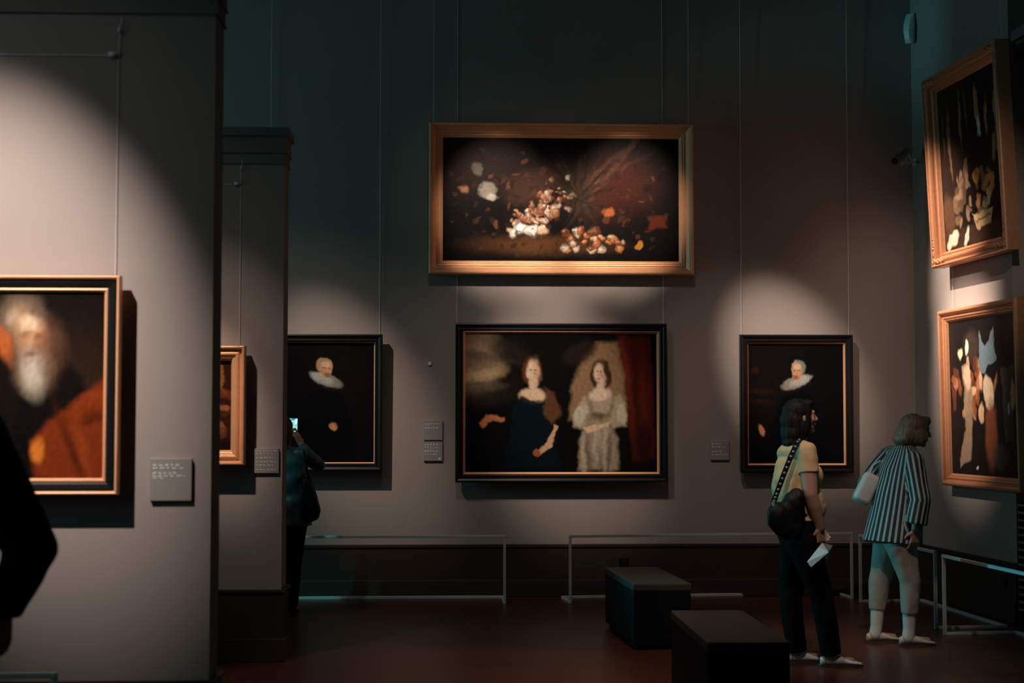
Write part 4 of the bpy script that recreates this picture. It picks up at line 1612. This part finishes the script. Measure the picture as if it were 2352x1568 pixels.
r = f.cross(Vector((0, 0, 1)))
up = (J['neck'] - J['pelvis']).normalized()
ax = (r, up.cross(r).normalized(), up)
tr = lambda t: J['pelvis'].lerp(J['neck'], t)
bm = bmesh.new()
rings = []
for t, a, b in ((-.15, .215, .165), (.15, .200, .155), (.5, .200, .150), (.75, .205, .145), (.90, .150, .11), (1.0, .075, .075)):
    c = tr(t)
    rings.append([c + r * a * math.cos(q) + ax[1] * b * math.sin(q) for q in [2 * math.pi * i / 36 for i in range(36)]])
loft(bm, rings)
for s in 'RL':
    capsule(bm, tr(.90), J['sh' + s], .08, .096)
    frustum(bm, J['sh' + s], J['el' + s], .100, .078, 24)
    ellipsoid(bm, J['sh' + s], (.098,) * 3)
    ellipsoid(bm, J['el' + s], (.080,) * 3)
    frustum(bm, J['el' + s], J['el' + s].lerp(J['wr' + s], .95), .079, .052, 24)
me = fuse(bm, .008, 4)
wrinkle(me, .006, (8, 8, 6), 12)
put('coat', me, M_COAT, root)
trousers(J, f, 1.05, .08, .05, M_BLACKC, root, knee=.085, seed=3)
shoes(J, root, M_BLACKC, .29)
bm = bmesh.new()
ellipsoid(bm, P(0, -.020, .042), (.086, .098, .082), hax)
ellipsoid(bm, P(0, -.050, -.01), (.082, .066, .075), hax)
me = fuse(bm, .007, 3)
hair_noise(me, .004, 5)
put('hair', me, M_HAIRM, root)

# ------------------------------------------------------------------ light
WARM = (1.0, .83, .69)


def spot(pos, tgt, watts, deg, blend=.8, col=WARM, size=.04):
    l = bpy.data.lights.new('spotlight', 'SPOT')
    l.energy = watts
    l.color = col
    l.spot_size = R(deg)
    l.spot_blend = blend
    l.shadow_soft_size = size
    o = bpy.data.objects.new('spotlight', l)
    COL.objects.link(o)
    o.location = pos
    o.rotation_euler = (Vector(tgt) - Vector(pos)).to_track_quat('-Z', 'Y').to_euler()
    return o


def wall_spot(px, py, y, out, left, z, watts, deg, blend=.8, size=.04, col=WARM):
    t = on_y(px, py, y)
    return spot((t.x - left, y - out, z), t, watts, deg, blend, col, size)


def gallery_spot(px, py, y, out, left, z, watts, deg, wide=.10, blend=1.0, size=.04, col=WARM, sdy=0):
    """a track spotlight: a tight beam with a broad weak skirt"""
    wall_spot(px, py, y, out, left, z, watts, deg, blend, size, col)
    wall_spot(px, py + sdy, y, out, left, z, watts * wide, min(70, deg * 2.1), 1.0, size, col)


gallery_spot(20, 695, Y1, 2.5, 1.0, 5.1, 1350, 24.5, .02, col=(1, .885, .79))
gallery_spot(500, 900, Y2, 2.4, 1.0, 5.0, 170, 24, .10)
gallery_spot(790, 935, YB, 2.9, 1.7, 5.4, 600, 20.5, .13, sdy=180)
gallery_spot(1150, 500, YB, 3.9, .3, 6.1, 1500, 16, .01)
gallery_spot(1430, 500, YB, 3.9, -.3, 6.1, 1500, 16, .01)
gallery_spot(1290, 540, YB, 3.9, .0, 6.1, 900, 15, .01)
gallery_spot(1290, 930, YB, 3.2, 1.2, 5.4, 850, 21, .10, size=.12, sdy=120)
gallery_spot(1815, 850, YB, 3.0, 1.7, 5.4, 1000, 17.5, .13, sdy=260)
q = rw(1.08, 0, 2.85)
spot(q + NR * 2.9 + DV * .3 + Vector((0, 0, 3.3)), q, 1900, 21, 1.0)
q = rw(1.15, 0, 1.95)
spot(q + NR * 3.4 + DV * .1 + Vector((0, 0, 2.8)), q, 1000, 23, 1.0)
# warm lamps on the floor and a picture, plus added fill
spot((1.0, 5.6, 6.4), (1.95, 9.75, .9), 430, 17, 1.0, size=.15)  # added fill on the person in yellow
spot((1.6, 6.6, 6.4), (2.75, 10.6, .7), 400, 17, 1.0, size=.15)  # added fill on the person in stripes
spot((1.4, 8.4, 6.5), (1.6, 9.6, 0), 240, 44, 1.0)
spot((-.1, 7.6, 6.4), (-.05, 9.0, 0), 260, 29, .4)
spot((1.2, 2.0, 6.4), (3.6, 11.2, 3.1), 620, 13.5, 1.0, size=.1)  # added fill for the near side of the tilted frame
wall_spot(470, 930, Y2, 2.4, 1.0, 5.0, 520, 13, 1.0)
# added teal spots from the left, standing at no real source
spot((-6.2, 13.0, 2.9), (2.6, 10.0, .85), 1050, 16, .9, (.06, .9, 1.0), .25)  # added teal rim on the two people at the right
spot((-6.2, 11.6, 4.3), (3.2, 13.3, 5.0), 280, 9, 1.0, (.2, .9, .95), .2)
spot((-4.2, 8.3, 6.2), (-1.72, 12.42, 1.0), 520, 11.5, 1.0, (.12, .9, .95), .1)  # added to brighten the person with the phone


def area(pos, tgt, sx, sy, watts, col):
    l = bpy.data.lights.new('daylight', 'AREA')
    l.shape = 'RECTANGLE'
    l.size, l.size_y = sx, sy
    l.energy = watts
    l.color = col
    o = bpy.data.objects.new('daylight', l)
    COL.objects.link(o)
    o.location = pos
    o.rotation_euler = (Vector(tgt) - Vector(pos)).to_track_quat('-Z', 'Y').to_euler()
    return o


TEAL = (.30, .88, .95)
for (a, b), pw in zip(bays, (9, 9, 30)):
    area((XL + .02, (a + b) / 2, (wz0 + wz1) / 2), (0, (a + b) / 2, 1.8), b - a, wz1 - wz0, pw, TEAL)  # added teal fill at each made-up window
area((-.5, 6.5, HT - .05), (-.5, 6.5, 0), 3.0, 6.0, 2.5, (.6, .88, .95))  # added cool overhead fill; the ceiling itself is closed

w = bpy.data.worlds.new('world')
SC.world = w
w.use_nodes = True
w.node_tree.nodes['Background'].inputs['Color'].default_value = (.01, .02, .022, 1)
SC.view_settings.view_transform = 'Standard'
SC.view_settings.look = 'None'
SC.view_settings.exposure = 0
SC.view_settings.gamma = 1
